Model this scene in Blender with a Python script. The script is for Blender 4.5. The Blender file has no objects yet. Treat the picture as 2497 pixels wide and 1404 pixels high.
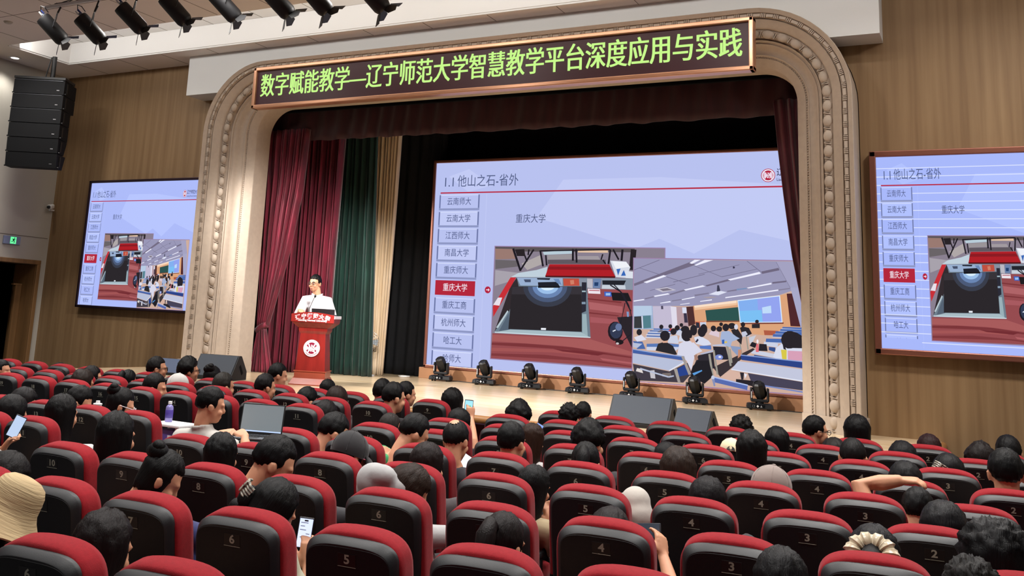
import bpy, bmesh, math, random
from mathutils import Vector, Matrix, noise

S = bpy.context.scene
COL = bpy.context.collection
PI = math.pi
rnd = random.Random(7)

# ------------------------------------------------------------------ camera
cam_data = bpy.data.cameras.new('camera')
cam = bpy.data.objects.new('camera', cam_data)
COL.objects.link(cam)
R_ = Vector((0.86836653, 0.49298804, 0.05387352))
U_ = Vector((0.04540115, -0.18720409, 0.9812713))
F_ = Vector((-0.49384036, 0.84965724, 0.18494399))
cam.matrix_world = Matrix((
    (R_.x, U_.x, -F_.x, -0.34056),
    (R_.y, U_.y, -F_.y, -2.58110),
    (R_.z, U_.z, -F_.z, 1.76517),
    (0, 0, 0, 1)))
cam_data.sensor_width = 36.0
cam_data.lens = 2339.643 / 2497 * 36
cam_data.shift_x = 208.721 / 2497
cam_data.shift_y = -365.973 / 2497
cam_data.clip_start = 0.05
cam_data.clip_end = 200
S.camera = cam

# ------------------------------------------------------------------ view, world, main lights
S.view_settings.view_transform = 'Standard'
S.view_settings.look = 'None'
S.view_settings.gamma = 1.0
S.view_settings.exposure = 0.0
S.view_settings.use_curve_mapping = False
w = bpy.data.worlds.new('world'); S.world = w; w.use_nodes = True
w.node_tree.nodes['Background'].inputs[0].default_value = (0.05, 0.055, 0.07, 1)
w.node_tree.nodes['Background'].inputs[1].default_value = 0.3
S.cycles.max_bounces = 5
S.cycles.diffuse_bounces = 3
S.cycles.glossy_bounces = 3
S.cycles.sample_clamp_indirect = 4.0
S.cycles.use_denoising = True

FLOOR = -0.12       # audience floor
STAGE = 0.69        # stage floor
YW = 10.436         # wall that carries the proscenium
YM = 13.256         # big screen
CEIL = 6.25

def lamp(name, kind, loc, energy, color=(1, 1, 1), aim=None, **kw):
    d = bpy.data.lights.new(name, kind); d.energy = energy; d.color = color
    for k, v in kw.items(): setattr(d, k, v)
    o = bpy.data.objects.new(name, d); COL.objects.link(o); o.location = loc
    if aim is not None:
        o.rotation_euler = (Vector(aim) - Vector(loc)).to_track_quat('-Z', 'Y').to_euler()
    return o

# ceiling downlights over the audience
for i, x in enumerate((-12.5, -8.5, -4.5, -0.8)):
    for j, y in enumerate((-2.2, 0.8, 3.6, 6.0)):
        lamp('hall_downlight', 'AREA', (x, y, CEIL - 0.03), (46, 84, 86, 78)[j], (1.0, 0.97, 0.94), (x, y, 0), shape='DISK', size=0.7, spread=math.radians(115))
for x, e in ((-14.6, 85), (-11.2, 45), (-7.0, 45), (-3.0, 60), (0.4, 130), (3.4, 130)):  # added unseen lamps that brighten the wood walls and the arch
    lamp('front_wall_fill', 'AREA', (x, 7.5, CEIL - 0.03), e, (1.0, 0.96, 0.91), (x, 7.5, 0), shape='DISK', size=0.5, spread=math.radians(165))
# light trough in the ceiling: hidden lamps that shine up into the recess
for i in range(5):
    x = -13.6 + i * 4.0
    lamp('trough_light', 'AREA', (x, 8.42, CEIL + 0.06), 20, (1.0, 0.97, 0.93), (x, 9.6, CEIL + 0.34), shape='RECTANGLE', size=3.9, size_y=0.10)
# stage wash from the spotlights on the pipe
for x, e, aim in ((-11.9, 2300, (-9.6, 12.2, 1.6)), (-10.0, 2300, (-6.5, 11.5, 0.7)), (-8.2, 2100, (-4.3, 11.4, 0.7)), (-6.7, 1300, (-9.8, 11.4, 1.6)), (-6.0, 1400, (-11.2, 10.8, 1.9)), (-9.0, 1400, (-7.4, 9.4, 0.69)), (-7.4, 1300, (-4.2, 9.3, 0.69))):
    lamp('stage_wash', 'SPOT', (x, 7.15, 5.12), e, (1.0, 0.965, 0.93), aim, spot_size=math.radians(46), spot_blend=0.8, shadow_soft_size=0.12)
# downlight by the left wall
lamp('corner_downlight', 'SPOT', (-16.2, 8.87, CEIL - 0.04), 50, (1.0, 0.98, 0.92), (-16.2, 8.87, 0), spot_size=math.radians(110), spot_blend=0.7, shadow_soft_size=0.06)

# ------------------------------------------------------------------ materials
def lin(h):
    if not isinstance(h, str): return tuple(h)
    c = [int(h[i:i + 2], 16) / 255 for i in (0, 2, 4)]
    return tuple(v / 12.92 if v <= 0.04045 else ((v + 0.055) / 1.055) ** 2.4 for v in c)

MATS = {}
def mat(name, col, rough=0.6, metal=0.0, spec=0.4, emit=None, strength=1.0, nscale=0, namt=0.0, bump=0.0, bscale=60.0, sheen=0.0, stretch=None, coat=0.0, col2=None):
    if name in MATS: return MATS[name]
    m = bpy.data.materials.new(name); m.use_nodes = True
    nt = m.node_tree; b = nt.nodes['Principled BSDF']
    b.inputs['Base Color'].default_value = (*lin(col), 1)
    b.inputs['Roughness'].default_value = rough
    b.inputs['Metallic'].default_value = metal
    b.inputs['Specular IOR Level'].default_value = spec
    if sheen: b.inputs['Sheen Weight'].default_value = sheen
    if coat: b.inputs['Coat Weight'].default_value = coat; b.inputs['Coat Roughness'].default_value = 0.15
    if emit is not None:
        b.inputs['Emission Color'].default_value = (*lin(emit), 1); b.inputs['Emission Strength'].default_value = strength
    co = None
    if nscale or bump:
        tc = nt.nodes.new('ShaderNodeTexCoord'); mp = nt.nodes.new('ShaderNodeMapping')
        nt.links.new(tc.outputs['Object'], mp.inputs[0]); co = mp.outputs[0]
        if stretch: mp.inputs['Scale'].default_value = stretch
    if nscale:
        n = nt.nodes.new('ShaderNodeTexNoise'); n.inputs['Scale'].default_value = nscale; n.inputs['Detail'].default_value = 5
        nt.links.new(co, n.inputs['Vector'])
        r = nt.nodes.new('ShaderNodeValToRGB'); r.color_ramp.elements[0].position = 0.3; r.color_ramp.elements[1].position = 0.7
        a = lin(col); c2 = lin(col2) if col2 else tuple(v * (1 - namt) for v in a)
        r.color_ramp.elements[0].color = (*c2, 1)
        r.color_ramp.elements[1].color = (*(a if col2 else tuple(min(1, v * (1 + namt * 0.6)) for v in a)), 1)
        nt.links.new(n.outputs['Fac'], r.inputs[0]); nt.links.new(r.outputs[0], b.inputs['Base Color'])
    if bump:
        n2 = nt.nodes.new('ShaderNodeTexNoise'); n2.inputs['Scale'].default_value = bscale; n2.inputs['Detail'].default_value = 3
        nt.links.new(co, n2.inputs['Vector'])
        bp = nt.nodes.new('ShaderNodeBump'); bp.inputs['Strength'].default_value = bump; bp.inputs['Distance'].default_value = 0.01
        nt.links.new(n2.outputs['Fac'], bp.inputs['Height']); nt.links.new(bp.outputs[0], b.inputs['Normal'])
    MATS[name] = m
    return m

def screen_mat():
    if 'screen_picture' in MATS: return MATS['screen_picture']
    m = bpy.data.materials.new('screen_picture'); m.use_nodes = True
    nt = m.node_tree; nt.nodes.clear()
    out = nt.nodes.new('ShaderNodeOutputMaterial'); em = nt.nodes.new('ShaderNodeEmission')
    at = nt.nodes.new('ShaderNodeAttribute'); at.attribute_name = 'pixel'
    em.inputs[1].default_value = 1.0
    nt.links.new(at.outputs['Color'], em.inputs[0]); nt.links.new(em.outputs[0], out.inputs[0])
    MATS['screen_picture'] = m
    return m

WOODW = mat('wall_wood', '967a58', 0.55, nscale=1.6, namt=0.2, stretch=(7, 7, 0.22), spec=0.3, col2='7e6244')
CREAMW = mat('cream_wall', 'b9b3a8', 0.8, bump=0.05, bscale=80)
WHITEB = mat('white_board', 'dcdcda', 0.7)
CEILM = mat('ceiling_panel', 'e2d9d2', 0.85)
TROUGH = mat('trough_white', 'e8e6e3', 0.8)
JOINT = mat('panel_joint', '6e6258', 0.9)
FLOORM = mat('hall_floor', '3a3638', 0.7, nscale=8, namt=0.2)
STAGEM = mat('stage_boards', 'dcc8a8', 0.2, nscale=2.0, namt=0.18, stretch=(0.5, 7, 1), spec=0.5, col2='ccb088')
STONE = mat('arch_plaster', 'b0a090', 0.65, nscale=14, namt=0.06)
COPPER = mat('copper_frame', 'd6a080', 0.3, 0.65)
COPPERD = mat('copper_frame_dark', '9a6454', 0.32, 0.6)
BLACKM = mat('black_metal', '121214', 0.5, spec=0.5)
BLACKP = mat('black_plastic', '151619', 0.55, spec=0.4)
BLACKD = mat('black_backdrop', '0b0c10', 0.95, spec=0.1)
GREYGR = mat('speaker_grille', '3a4049', 0.7, bump=0.2, bscale=400)
REDW = mat('lectern_wood', '8a2622', 0.3, nscale=3, namt=0.2, stretch=(6, 6, 0.6), coat=0.3)
REDW2 = mat('lectern_wood_light', 'a04a38', 0.32, nscale=3, namt=0.2, stretch=(1, 6, 6), coat=0.3)
WOODF = mat('door_wood', '87643f', 0.5, nscale=2, namt=0.2, stretch=(6, 6, 0.4))
WHITE = mat('white_plain', 'e6e6e6', 0.5)
SKIN = mat('skin', 'c58f70', 0.55, nscale=20, namt=0.05, spec=0.35)

# ------------------------------------------------------------------ mesh helpers
class MB:
    def __init__(self):
        self.bm = bmesh.new(); self.mats = []; self.mi = 0
    def use(self, m):
        if m not in self.mats: self.mats.append(m)
        self.mi = self.mats.index(m); return self
    def _tag(self, faces):
        for f in faces: f.material_index = self.mi
        return faces
    def face(self, pts):
        vs = [self.bm.verts.new(p) for p in pts]
        try: f = self.bm.faces.new(vs)
        except ValueError: return None
        f.material_index = self.mi; return f
    def box(self, c, s, rot=None, bevel=0.0):
        n0 = len(self.bm.faces)
        r = bmesh.ops.create_cube(self.bm, size=1.0)
        vs = r['verts']
        for v in vs: v.co = Vector((v.co.x * s[0], v.co.y * s[1], v.co.z * s[2]))
        fs = set(f for v in vs for f in v.link_faces)
        if bevel:
            es = list(set(e for v in vs for e in v.link_edges))
            rb = bmesh.ops.bevel(self.bm, geom=es, offset=bevel, segments=2, profile=0.5, affect='EDGES')
            fs = set(rb['faces']) | set(f for v in rb['verts'] for f in v.link_faces)
            vs = list(set(v for f in fs for v in f.verts))
        M = Matrix.Translation(c)
        if rot is not None: M = M @ rot.to_4x4()
        for v in vs: v.co = M @ v.co
        self._tag(fs); return self
    def cyl(self, a, b, r0, r1=None, n=16, cap=True):
        r1 = r0 if r1 is None else r1
        return self.tube([a, b], [r0, r1], n, cap)
    def tube(self, path, rad, n=12, cap=True, sq=None):
        path = [Vector(p) for p in path]
        if not hasattr(rad, '__len__'): rad = [rad] * len(path)
        rings = []; up = None
        for i, p in enumerate(path):
            t = (path[min(i + 1, len(path) - 1)] - path[max(i - 1, 0)]).normalized()
            if up is None:
                up = Vector((0, 0, 1)) if abs(t.z) < 0.8 else Vector((0, 1, 0))
            s = t.cross(up).normalized(); up = s.cross(t).normalized()
            r = rad[i]; rx, ry = (r, r) if not isinstance(r, tuple) else r
            rings.append([self.bm.verts.new(p + s * (rx * math.cos(2 * PI * k / n)) + up * (ry * math.sin(2 * PI * k / n))) for k in range(n)])
        self._bridge(rings, True)
        if cap:
            self._tag([self.bm.faces.new(rings[0][::-1]), self.bm.faces.new(rings[-1])])
        return self
    def _bridge(self, rings, closed):
        for a, b in zip(rings, rings[1:]):
            n = len(a)
            for k in range(n if closed else n - 1):
                f = self.bm.faces.new((a[k], a[(k + 1) % n], b[(k + 1) % n], b[k])); f.material_index = self.mi
    def loft(self, rings, closed=True, cap=True):
        R = [[self.bm.verts.new(p) for p in r] for r in rings]
        self._bridge(R, closed)
        if cap and closed:
            self._tag([self.bm.faces.new(R[0][::-1]), self.bm.faces.new(R[-1])])
        return self
    def prism(self, poly, d, o=(0, 0, 0)):
        a = [Vector(o) + Vector(p) for p in poly]; d = Vector(d)
        return self.loft([a, [p + d for p in a]])
    def ball(self, c, r, M=None, u=16, v=12):
        r = r if hasattr(r, '__len__') else (r, r, r)
        q = bmesh.ops.create_uvsphere(self.bm, u_segments=u, v_segments=v, radius=1.0)
        for vt in q['verts']:
            p = Vector((vt.co.x * r[0], vt.co.y * r[1], vt.co.z * r[2]))
            if M is not None: p = M.to_3x3() @ p
            vt.co = Vector(c) + p
        self._tag(set(f for vt in q['verts'] for f in vt.link_faces)); return self
    def grid(self, fn, nu, nv):
        R = [[self.bm.verts.new(fn(i / nu, j / nv)) for j in range(nv + 1)] for i in range(nu + 1)]
        self._bridge(R, False); return self
    def lathe(self, prof, c=(0, 0, 0), n=24, M=None, cap=True):
        M = M or Matrix.Identity(3)
        rings = [[Vector(c) + M @ Vector((r * math.cos(2 * PI * k / n), r * math.sin(2 * PI * k / n), z)) for k in range(n)] for r, z in prof]
        return self.loft(rings, True, cap)
    def move(self, M):
        bmesh.ops.transform(self.bm, matrix=M, verts=self.bm.verts); return self
    def mesh(self, name, smooth=True, ang=40):
        bmesh.ops.recalc_face_normals(self.bm, faces=self.bm.faces)
        me = bpy.data.meshes.new(name); self.bm.to_mesh(me); self.bm.free()
        for m in self.mats: me.materials.append(m)
        if smooth:
            me.polygons.foreach_set('use_smooth', [True] * len(me.polygons))
            try: me.set_sharp_from_angle(angle=math.radians(ang))
            except Exception: pass
        return me
    def build(self, name, parent=None, loc=None, rot=None, smooth=True, ang=40):
        return link(name, self.mesh(name, smooth, ang), parent, loc, rot)

def link(name, me, parent=None, loc=None, rot=None):
    o = bpy.data.objects.new(name, me); COL.objects.link(o)
    if parent is not None: o.parent = parent
    if loc is not None: o.location = loc
    if rot is not None: o.rotation_euler = rot
    return o

def tag(o, label, cat, group=None):
    o['label'] = label; o['category'] = cat
    if group: o['group'] = group
    return o

def thing(name, label, cat, loc=(0, 0, 0), rotz=0, group=None):
    o = bpy.data.objects.new(name, None); COL.objects.link(o)
    o.location = loc; o.rotation_euler = (0, 0, rotz); o.empty_display_size = 0.1
    return tag(o, label, cat, group)

def struct(mb, name, smooth=False):
    o = mb.build(name, smooth=smooth); o['kind'] = 'structure'; return o

def copy_tree(o, parent=None):
    c = o.copy(); COL.objects.link(c)
    if parent is not None: c.parent = parent
    for ch in list(o.children): copy_tree(ch, c)
    return c

TEXTS = {}
def text_mesh(body, size=1.0, extrude=0.0, offset=0.0, align='CENTER'):
    key = (body, size, extrude, offset, align)
    if key in TEXTS: return TEXTS[key]
    c = bpy.data.curves.new('lettering', 'FONT'); c.body = body; c.size = size; c.extrude = extrude; c.offset = offset
    c.align_x = align; c.align_y = 'CENTER'; c.resolution_u = 3
    o = bpy.data.objects.new('lettering', c); COL.objects.link(o)
    dg = bpy.context.evaluated_depsgraph_get()
    me = bpy.data.meshes.new_from_object(o.evaluated_get(dg))
    bpy.data.objects.remove(o); bpy.data.curves.remove(c)
    TEXTS[key] = me
    return me

def text_into(mb, body, size, M, extrude=0.0, offset=0.0, sx=1.0, align='CENTER'):
    """adds lettering to a mesh builder; M maps text x,y,z to place"""
    me = text_mesh(body, size, extrude, offset, align)
    vs = [mb.bm.verts.new(M @ Vector((v.co.x * sx, v.co.y, v.co.z))) for v in me.vertices]
    for p in me.polygons:
        try:
            f = mb.bm.faces.new([vs[i] for i in p.vertices]); f.material_index = mb.mi
        except ValueError: pass

def remeshed(mb, name, voxel, m, smooth_it=4, parent=None, loc=None, rot=None):
    me = mb.mesh(name)
    o = link(name, me)
    r = o.modifiers.new('r', 'REMESH'); r.mode = 'VOXEL'; r.voxel_size = voxel; r.use_smooth_shade = True
    if smooth_it:
        sm = o.modifiers.new('s', 'SMOOTH'); sm.iterations = smooth_it; sm.factor = 0.5
    dg = bpy.context.evaluated_depsgraph_get()
    me2 = bpy.data.meshes.new_from_object(o.evaluated_get(dg))
    o.modifiers.clear(); o.data = me2; bpy.data.meshes.remove(me)
    me2.materials.clear(); me2.materials.append(m)
    me2.polygons.foreach_set('use_smooth', [True] * len(me2.polygons))
    if parent is not None: o.parent = parent
    if loc is not None: o.location = loc
    if rot is not None: o.rotation_euler = rot
    return o
# ------------------------------------------------------------------ room shell
X0, X1, Y0 = -16.53, 5.2, -8.5
mb = MB().use(FLOORM); mb.box(((X0 + X1) / 2, 0, FLOOR - 0.1), (X1 - X0, 16.6, 0.2)); struct(mb, 'floor')
# ceiling with the recessed light trough
TX0, TX1, TY0, TY1 = -15.52, 4.6, 8.22, 9.57
mb = MB().use(CEILM)
th = 0.12
def cbox(xa, xb, ya, yb): mb.box(((xa + xb) / 2, (ya + yb) / 2, CEIL + th / 2), (xb - xa, yb - ya, th))
cbox(X0, X1, Y0, TY0); cbox(X0, TX0, TY0, TY1); cbox(TX1, X1, TY0, TY1); cbox(X0, X1, TY1, YW)
mb.use(TROUGH)
zt = CEIL + 0.40
mb.box(((TX0 + TX1) / 2, (TY0 + TY1) / 2 - 0.15, zt + 0.03), (TX1 - TX0 + 0.3, TY1 - TY0 + 0.5, 0.06))
mb.box(((TX0 + TX1) / 2, TY1 - 0.0, (CEIL + 0.004 + zt) / 2), (TX1 - TX0 + 0.2, 0.04, zt - CEIL - 0.01))
mb.box(((TX0 + TX1) / 2, TY0 - 0.27, (CEIL + 0.13 + zt) / 2), (TX1 - TX0 + 0.2, 0.06, zt - CEIL - 0.13))
for xx in (TX0, TX1): mb.box((xx, (TY0 + TY1) / 2, (CEIL + 0.005 + zt) / 2), (0.06, TY1 - TY0 + 0.1, zt - CEIL - 0.01))
mb.use(JOINT)
for k in range(-7, 12):
    x = -7.63 + 1.105 * k
    if x > X1: break
    mb.box((x, (TY1 + 0.06 + YW) / 2, CEIL - 0.001), (0.008, YW - TY1 - 0.1, 0.004))
    mb.box((x + 0.45, (Y0 + TY0) / 2, CEIL - 0.001), (0.008, TY0 - Y0 - 0.06, 0.004))
    mb.box((x + 0.2, (TY0 + TY1) / 2, zt - 0.001), (0.007, TY1 - TY0, 0.004))
for y in (7.0, 5.8, 4.6, 3.4):
    mb.box(((X0 + X1) / 2, y, CEIL - 0.001), (X1 - X0, 0.007, 0.004))
struct(mb, 'ceiling')
mb = MB().use(TROUGH)
mb.box(((TX0 + TX1) / 2, TY1 + 0.012, CEIL - 0.004), (TX1 - TX0 + 0.09, 0.03, 0.028)); mb.box((TX0 - 0.012, (TY0 + TY1) / 2, CEIL - 0.004), (0.03, TY1 - TY0, 0.028))
struct(mb, 'trim_1')
# wall behind the stage arch
def wallbox(name, m, xa, xb, ya, yb, za, zb):
    q = MB().use(m); q.box(((xa + xb) / 2, (ya + yb) / 2, (za + zb) / 2), (xb - xa, yb - ya, zb - za)); return struct(q, name)
wallbox('wall_back_top', BLACKD, -12.2, -1.5, 10.84, 10.90, 5.28, 7.2)
# side wall with the doorway
mb = MB().use(CREAMW)
DY0, DY1, DZ = 8.30, 10.20, 2.40
mb.box((X0 - 0.06, (Y0 + DY0) / 2, (FLOOR + CEIL) / 2), (0.12, DY0 - Y0, CEIL - FLOOR))
mb.box((X0 - 0.06, (DY1 + YW) / 2, (FLOOR + CEIL) / 2), (0.12, YW - DY1, CEIL - FLOOR))
mb.box((X0 - 0.06, (DY0 + DY1) / 2, (DZ + CEIL) / 2), (0.12, DY1 - DY0, CEIL - DZ))
mb.use(JOINT); mb.box((X0 + 0.001, (Y0 + YW) / 2, 2.93), (0.006, YW - Y0 - 0.08, 0.012))
struct(mb, 'wall_left')
wallbox('wall_right', CREAMW, X1, X1 + 0.12, Y0, YW, FLOOR, CEIL)
wallbox('wall_front', CREAMW, X0, X1, Y0 - 0.12, Y0, FLOOR, CEIL)
mb = MB().use(WOODF)
fw = 0.085
mb.box((X0 + 0.02, (DY0 + DY1) / 2, DZ + fw / 2), (0.06, DY1 - DY0 + 2 * fw, fw), bevel=0.01)
mb.box((X0 - 0.30, DY1 + 0.02, (FLOOR + DZ) / 2), (0.62, 0.05, DZ - FLOOR))
mb.box((X0 + 0.02, DY1 + fw / 2, (FLOOR + DZ) / 2), (0.06, fw, DZ - FLOOR), bevel=0.01)
mb.box((X0 + 0.02, DY0 - fw / 2, (FLOOR + DZ) / 2), (0.06, fw, DZ - FLOOR), bevel=0.01)
mb.box((X0 - 0.30, (DY0 + DY1) / 2, DZ + 0.03), (0.62, DY1 - DY0, 0.05))
mb.box((X0 - 0.36, DY1 - 0.07, (FLOOR + 2.0) / 2), (0.05, 0.14, 2.0 - FLOOR)); mb.box((X0 - 0.36, DY1 - 0.10, 2.0), (0.07, 0.20, 0.03))
struct(mb, 'door_1')
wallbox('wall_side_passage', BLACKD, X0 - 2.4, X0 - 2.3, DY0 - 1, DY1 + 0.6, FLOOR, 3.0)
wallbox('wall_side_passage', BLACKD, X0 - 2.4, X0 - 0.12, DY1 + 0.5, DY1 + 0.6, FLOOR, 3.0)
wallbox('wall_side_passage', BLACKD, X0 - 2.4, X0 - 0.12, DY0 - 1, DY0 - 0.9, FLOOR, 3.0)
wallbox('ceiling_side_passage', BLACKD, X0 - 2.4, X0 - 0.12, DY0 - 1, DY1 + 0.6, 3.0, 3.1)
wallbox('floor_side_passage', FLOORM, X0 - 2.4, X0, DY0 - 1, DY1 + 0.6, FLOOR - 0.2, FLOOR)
# white bulkhead over the arch
BULK = []
# stage block, nosing and front
wallbox('floor_stage', STAGEM, -12.9, -0.8, 7.86, YW + 0.13, STAGE - 0.10, STAGE)
wallbox('floor_stage', STAGEM, -13.3, 0.1, YW + 0.13, 14.6, STAGE - 0.10, STAGE)
mb = MB().use(mat('nosing_wood', '9a6c3f', 0.35, nscale=3, namt=0.2, stretch=(0.6, 6, 6)))
mb.tube([(-12.9, YW, STAGE - 0.05), (-12.9, 7.86, STAGE - 0.05), (-0.8, 7.86, STAGE - 0.05), (-0.8, YW, STAGE - 0.05)], 0.052, 12)
struct(mb, 'trim_3', smooth=True)
wallbox('wall_stage_front', mat('stage_front_red', '5a1c20', 0.35), -12.85, -0.85, 8.0, 8.08, FLOOR, STAGE - 0.1)
wallbox('wall_stage_end_left', MATS['stage_front_red'], -12.85, -12.77, 8.08, YW, FLOOR, STAGE - 0.1)
wallbox('wall_stage_end_right', MATS['stage_front_red'], -0.93, -0.85, 8.08, YW, FLOOR, STAGE - 0.1)
mb = MB().use(mat('led_strip', 'b8a0ff', 0.5, emit='b49cff', strength=1.6)); mb.box((-6.85, 7.99, STAGE - 0.33), (11.9, 0.02, 0.02)); struct(mb, 'trim_4')
# stage house
wallbox('wall_stage_back', BLACKD, -13.2, 0.0, 14.5, 14.6, STAGE, 8.0)
wallbox('wall_stage_left', BLACKD, -13.3, -13.2, YW + 0.12, 14.6, STAGE, 8.0)
wallbox('wall_stage_right', BLACKD, 0.0, 0.1, YW + 0.12, 14.6, STAGE, 8.0)
wallbox('ceiling_stage', BLACKD, -13.3, 0.1, YW + 0.12, 14.6, 7.9, 8.0)

# ------------------------------------------------------------------ proscenium arch
CXA = -6.845          # centre of the opening
HI, ZI, RI = 4.535, 5.32, 0.50      # inner half width, inner top, inner corner radius
def arch_path(d):
    """rounded frame at distance d outside the inner edge, left foot to right foot"""
    h, z, r = HI + d, ZI + d * 0.90, RI + d
    pts = [(CXA - h, STAGE + 0.2 * i) for i in range(0, 16)]
    pts = [p for p in pts if p[1] < z - r - 0.05]
    for i in range(15):
        a = PI - (PI / 2) * i / 14
        pts.append((CXA - h + r + r * math.cos(a), z - r + r * math.sin(a)))
    for i in range(1, 12): pts.append((CXA - h + r + (2 * h - 2 * r) * i / 12, z))
    for i in range(15):
        a = PI / 2 - (PI / 2) * i / 14
        pts.append((CXA + h - r + r * math.cos(a), z - r + r * math.sin(a)))
    side = [(CXA + h, STAGE + 0.2 * i) for i in range(0, 16)]
    pts += [p for p in side if p[1] < z - r - 0.05][::-1]
    return pts
NPT = len(arch_path(0.0))
DW = 0.725
def ay(d): return 10.44 - 0.59 * d / DW          # the mouldings splay out towards the hall
# profile: distance out from inner edge, height of relief
PROF = [(0.0, 0.36), (0.0, 0.0), (0.012, 0.012), (0.118, 0.012), (0.126, -0.006), (0.140, -0.006), (0.148, 0.014), (0.160, 0.014), (0.17, 0.0), (0.20, -0.018), (0.235, -0.022), (0.262, -0.008), (0.272, 0.02), (0.292, 0.026), (0.300, 0.008),
        (0.318, 0.008), (0.324, 0.030), (0.338, 0.030), (0.346, -0.012), (0.36, 0.0), (0.40, 0.022), (0.45, 0.022), (0.470, -0.006), (0.478, 0.030), (0.49, 0.034), (0.588, 0.034), (0.596, 0.002), (0.602, 0.002), (0.606, 0.022), (0.658, 0.022), (0.662, 0.002), (0.668, 0.034), (0.718, 0.034), (0.725, 0.02), (0.725, -0.60)]
arch = thing('proscenium_arch', 'wide moulded plaster arch in beige framing the stage opening', 'arch', (CXA, 10.1, STAGE))
mb = MB().use(STONE)
rings = []
for d, h in PROF:
    y = ay(d) - h if abs(h) < 0.1 else ay(d) + abs(h)
    rings.append([Vector((x, y, z)) for x, z in arch_path(d)])
for a, b in zip(rings, rings[1:]):
    A = [mb.bm.verts.new(p) for p in a]; B = [mb.bm.verts.new(p) for p in b]
    mb._bridge([A, B], False)
bmesh.ops.remove_doubles(mb.bm, verts=mb.bm.verts, dist=0.0005)
mb.move(Matrix.Translation((-CXA, -10.1, -STAGE)))
mb.build('moulding', arch, ang=30)
def along(d, step, start=0.0):
    p = arch_path(d); out = []; acc = start
    for (xa, za), (xb, zb) in zip(p, p[1:]):
        L = math.hypot(xb - xa, zb - za); 
        while acc < L:
            t = acc / L; out.append((xa + (xb - xa) * t, za + (zb - za) * t, math.atan2(zb - za, xb - xa))); acc += step
        acc -= L
    return out
O0 = Vector((CXA, 10.1, STAGE))
# egg and dart
mb = MB().use(STONE); d = 0.412
for x, z, a in along(d, 0.192, 0.36):
    M = Matrix.Rotation(-a, 3, 'Y'); c = Vector((x, ay(d) - 0.032, z)) - O0
    mb.ball(c, (0.078, 0.040, 0.060), M, 14, 10)
    mb.box(c + M @ Vector((0.096, 0.004, -0.01)), (0.010, 0.055, 0.085), M.to_3x3() @ Matrix.Rotation(0.25, 3, 'Y'))
    mb.box(c + M @ Vector((0.074, 0.006, 0.0)), (0.006, 0.036, 0.085), M); mb.box(c + M @ Vector((-0.074, 0.006, 0.0)), (0.006, 0.036, 0.085), M)
mb.build('egg_and_dart_band', arch)
mb = MB().use(STONE); d = 0.632
for x, z, a in along(d, 0.165, 0.4):
    M = Matrix.Rotation(-a, 3, 'Y'); c = Vector((x, ay(d) - 0.034, z)) - O0
    for q in (-0.022, 0.0, 0.022): mb.box(c + M @ Vector((q, 0, 0)), (0.012, 0.036, 0.052), M)
    mb.box(c + M @ Vector((0.0825, 0.004, 0)), (0.088, 0.030, 0.036), M)
mb.build('fret_band', arch)
mb = MB().use(STONE); d = 0.133
for x, z, a in along(d, 0.034, 0.25):
    mb.ball(Vector((x, ay(d) + 0.0, z)) - O0, (0.011, 0.009, 0.011), None, 6, 5)
mb.build('bead_band', arch)
# wood panelled walls left and right of the arch
ap = arch_path(0.735); half = len(ap) // 2
q = MB().use(WOODW); q.prism([(x, YW, z) for x, z in [(X0, FLOOR), (X0, CEIL), (ap[half][0], CEIL)] + ap[half::-1] + [(ap[0][0], FLOOR)]], (0, 0.12, 0)); struct(q, 'wall_back_left')
q = MB().use(WOODW); q.prism([(x, YW, z) for x, z in [(X1, FLOOR), (X1, CEIL), (ap[half][0], CEIL)] + ap[half:] + [(ap[-1][0], FLOOR)]], (0, 0.12, 0)); struct(q, 'wall_back_right')
# white bulkhead around the head of the arch
ap = [p for p in arch_path(0.69) if p[1] > 5.52]
hb = 0.69
outl = [(-12.74, CEIL), (-12.74, 5.52), (ap[0][0], 5.52)] + ap + [(ap[-1][0], 5.52), (-1.27, 5.52), (-1.27, CEIL)]
mb = MB().use(WHITEB); mb.prism([(x, 9.97, z) for x, z in outl], (0, YW - 9.97, 0)); struct(mb, 'trim_2')
for s in (-1, 1):
    mb = MB().use(STONE)
    xc = s * (HI + DW / 2 + 0.005)
    poly = [(s * (HI - 0.006), 10.40 - 10.1, 0), (s * (HI - 0.006), 10.80 - 10.1, 0), (s * (HI + DW + 0.03), 10.434 - 10.1, 0), (s * (HI + DW + 0.03), 9.78 - 10.1, 0)]
    mb.prism(poly, (0, 0, 0.19))
    mb.build('plinth', arch, smooth=False)
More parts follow.
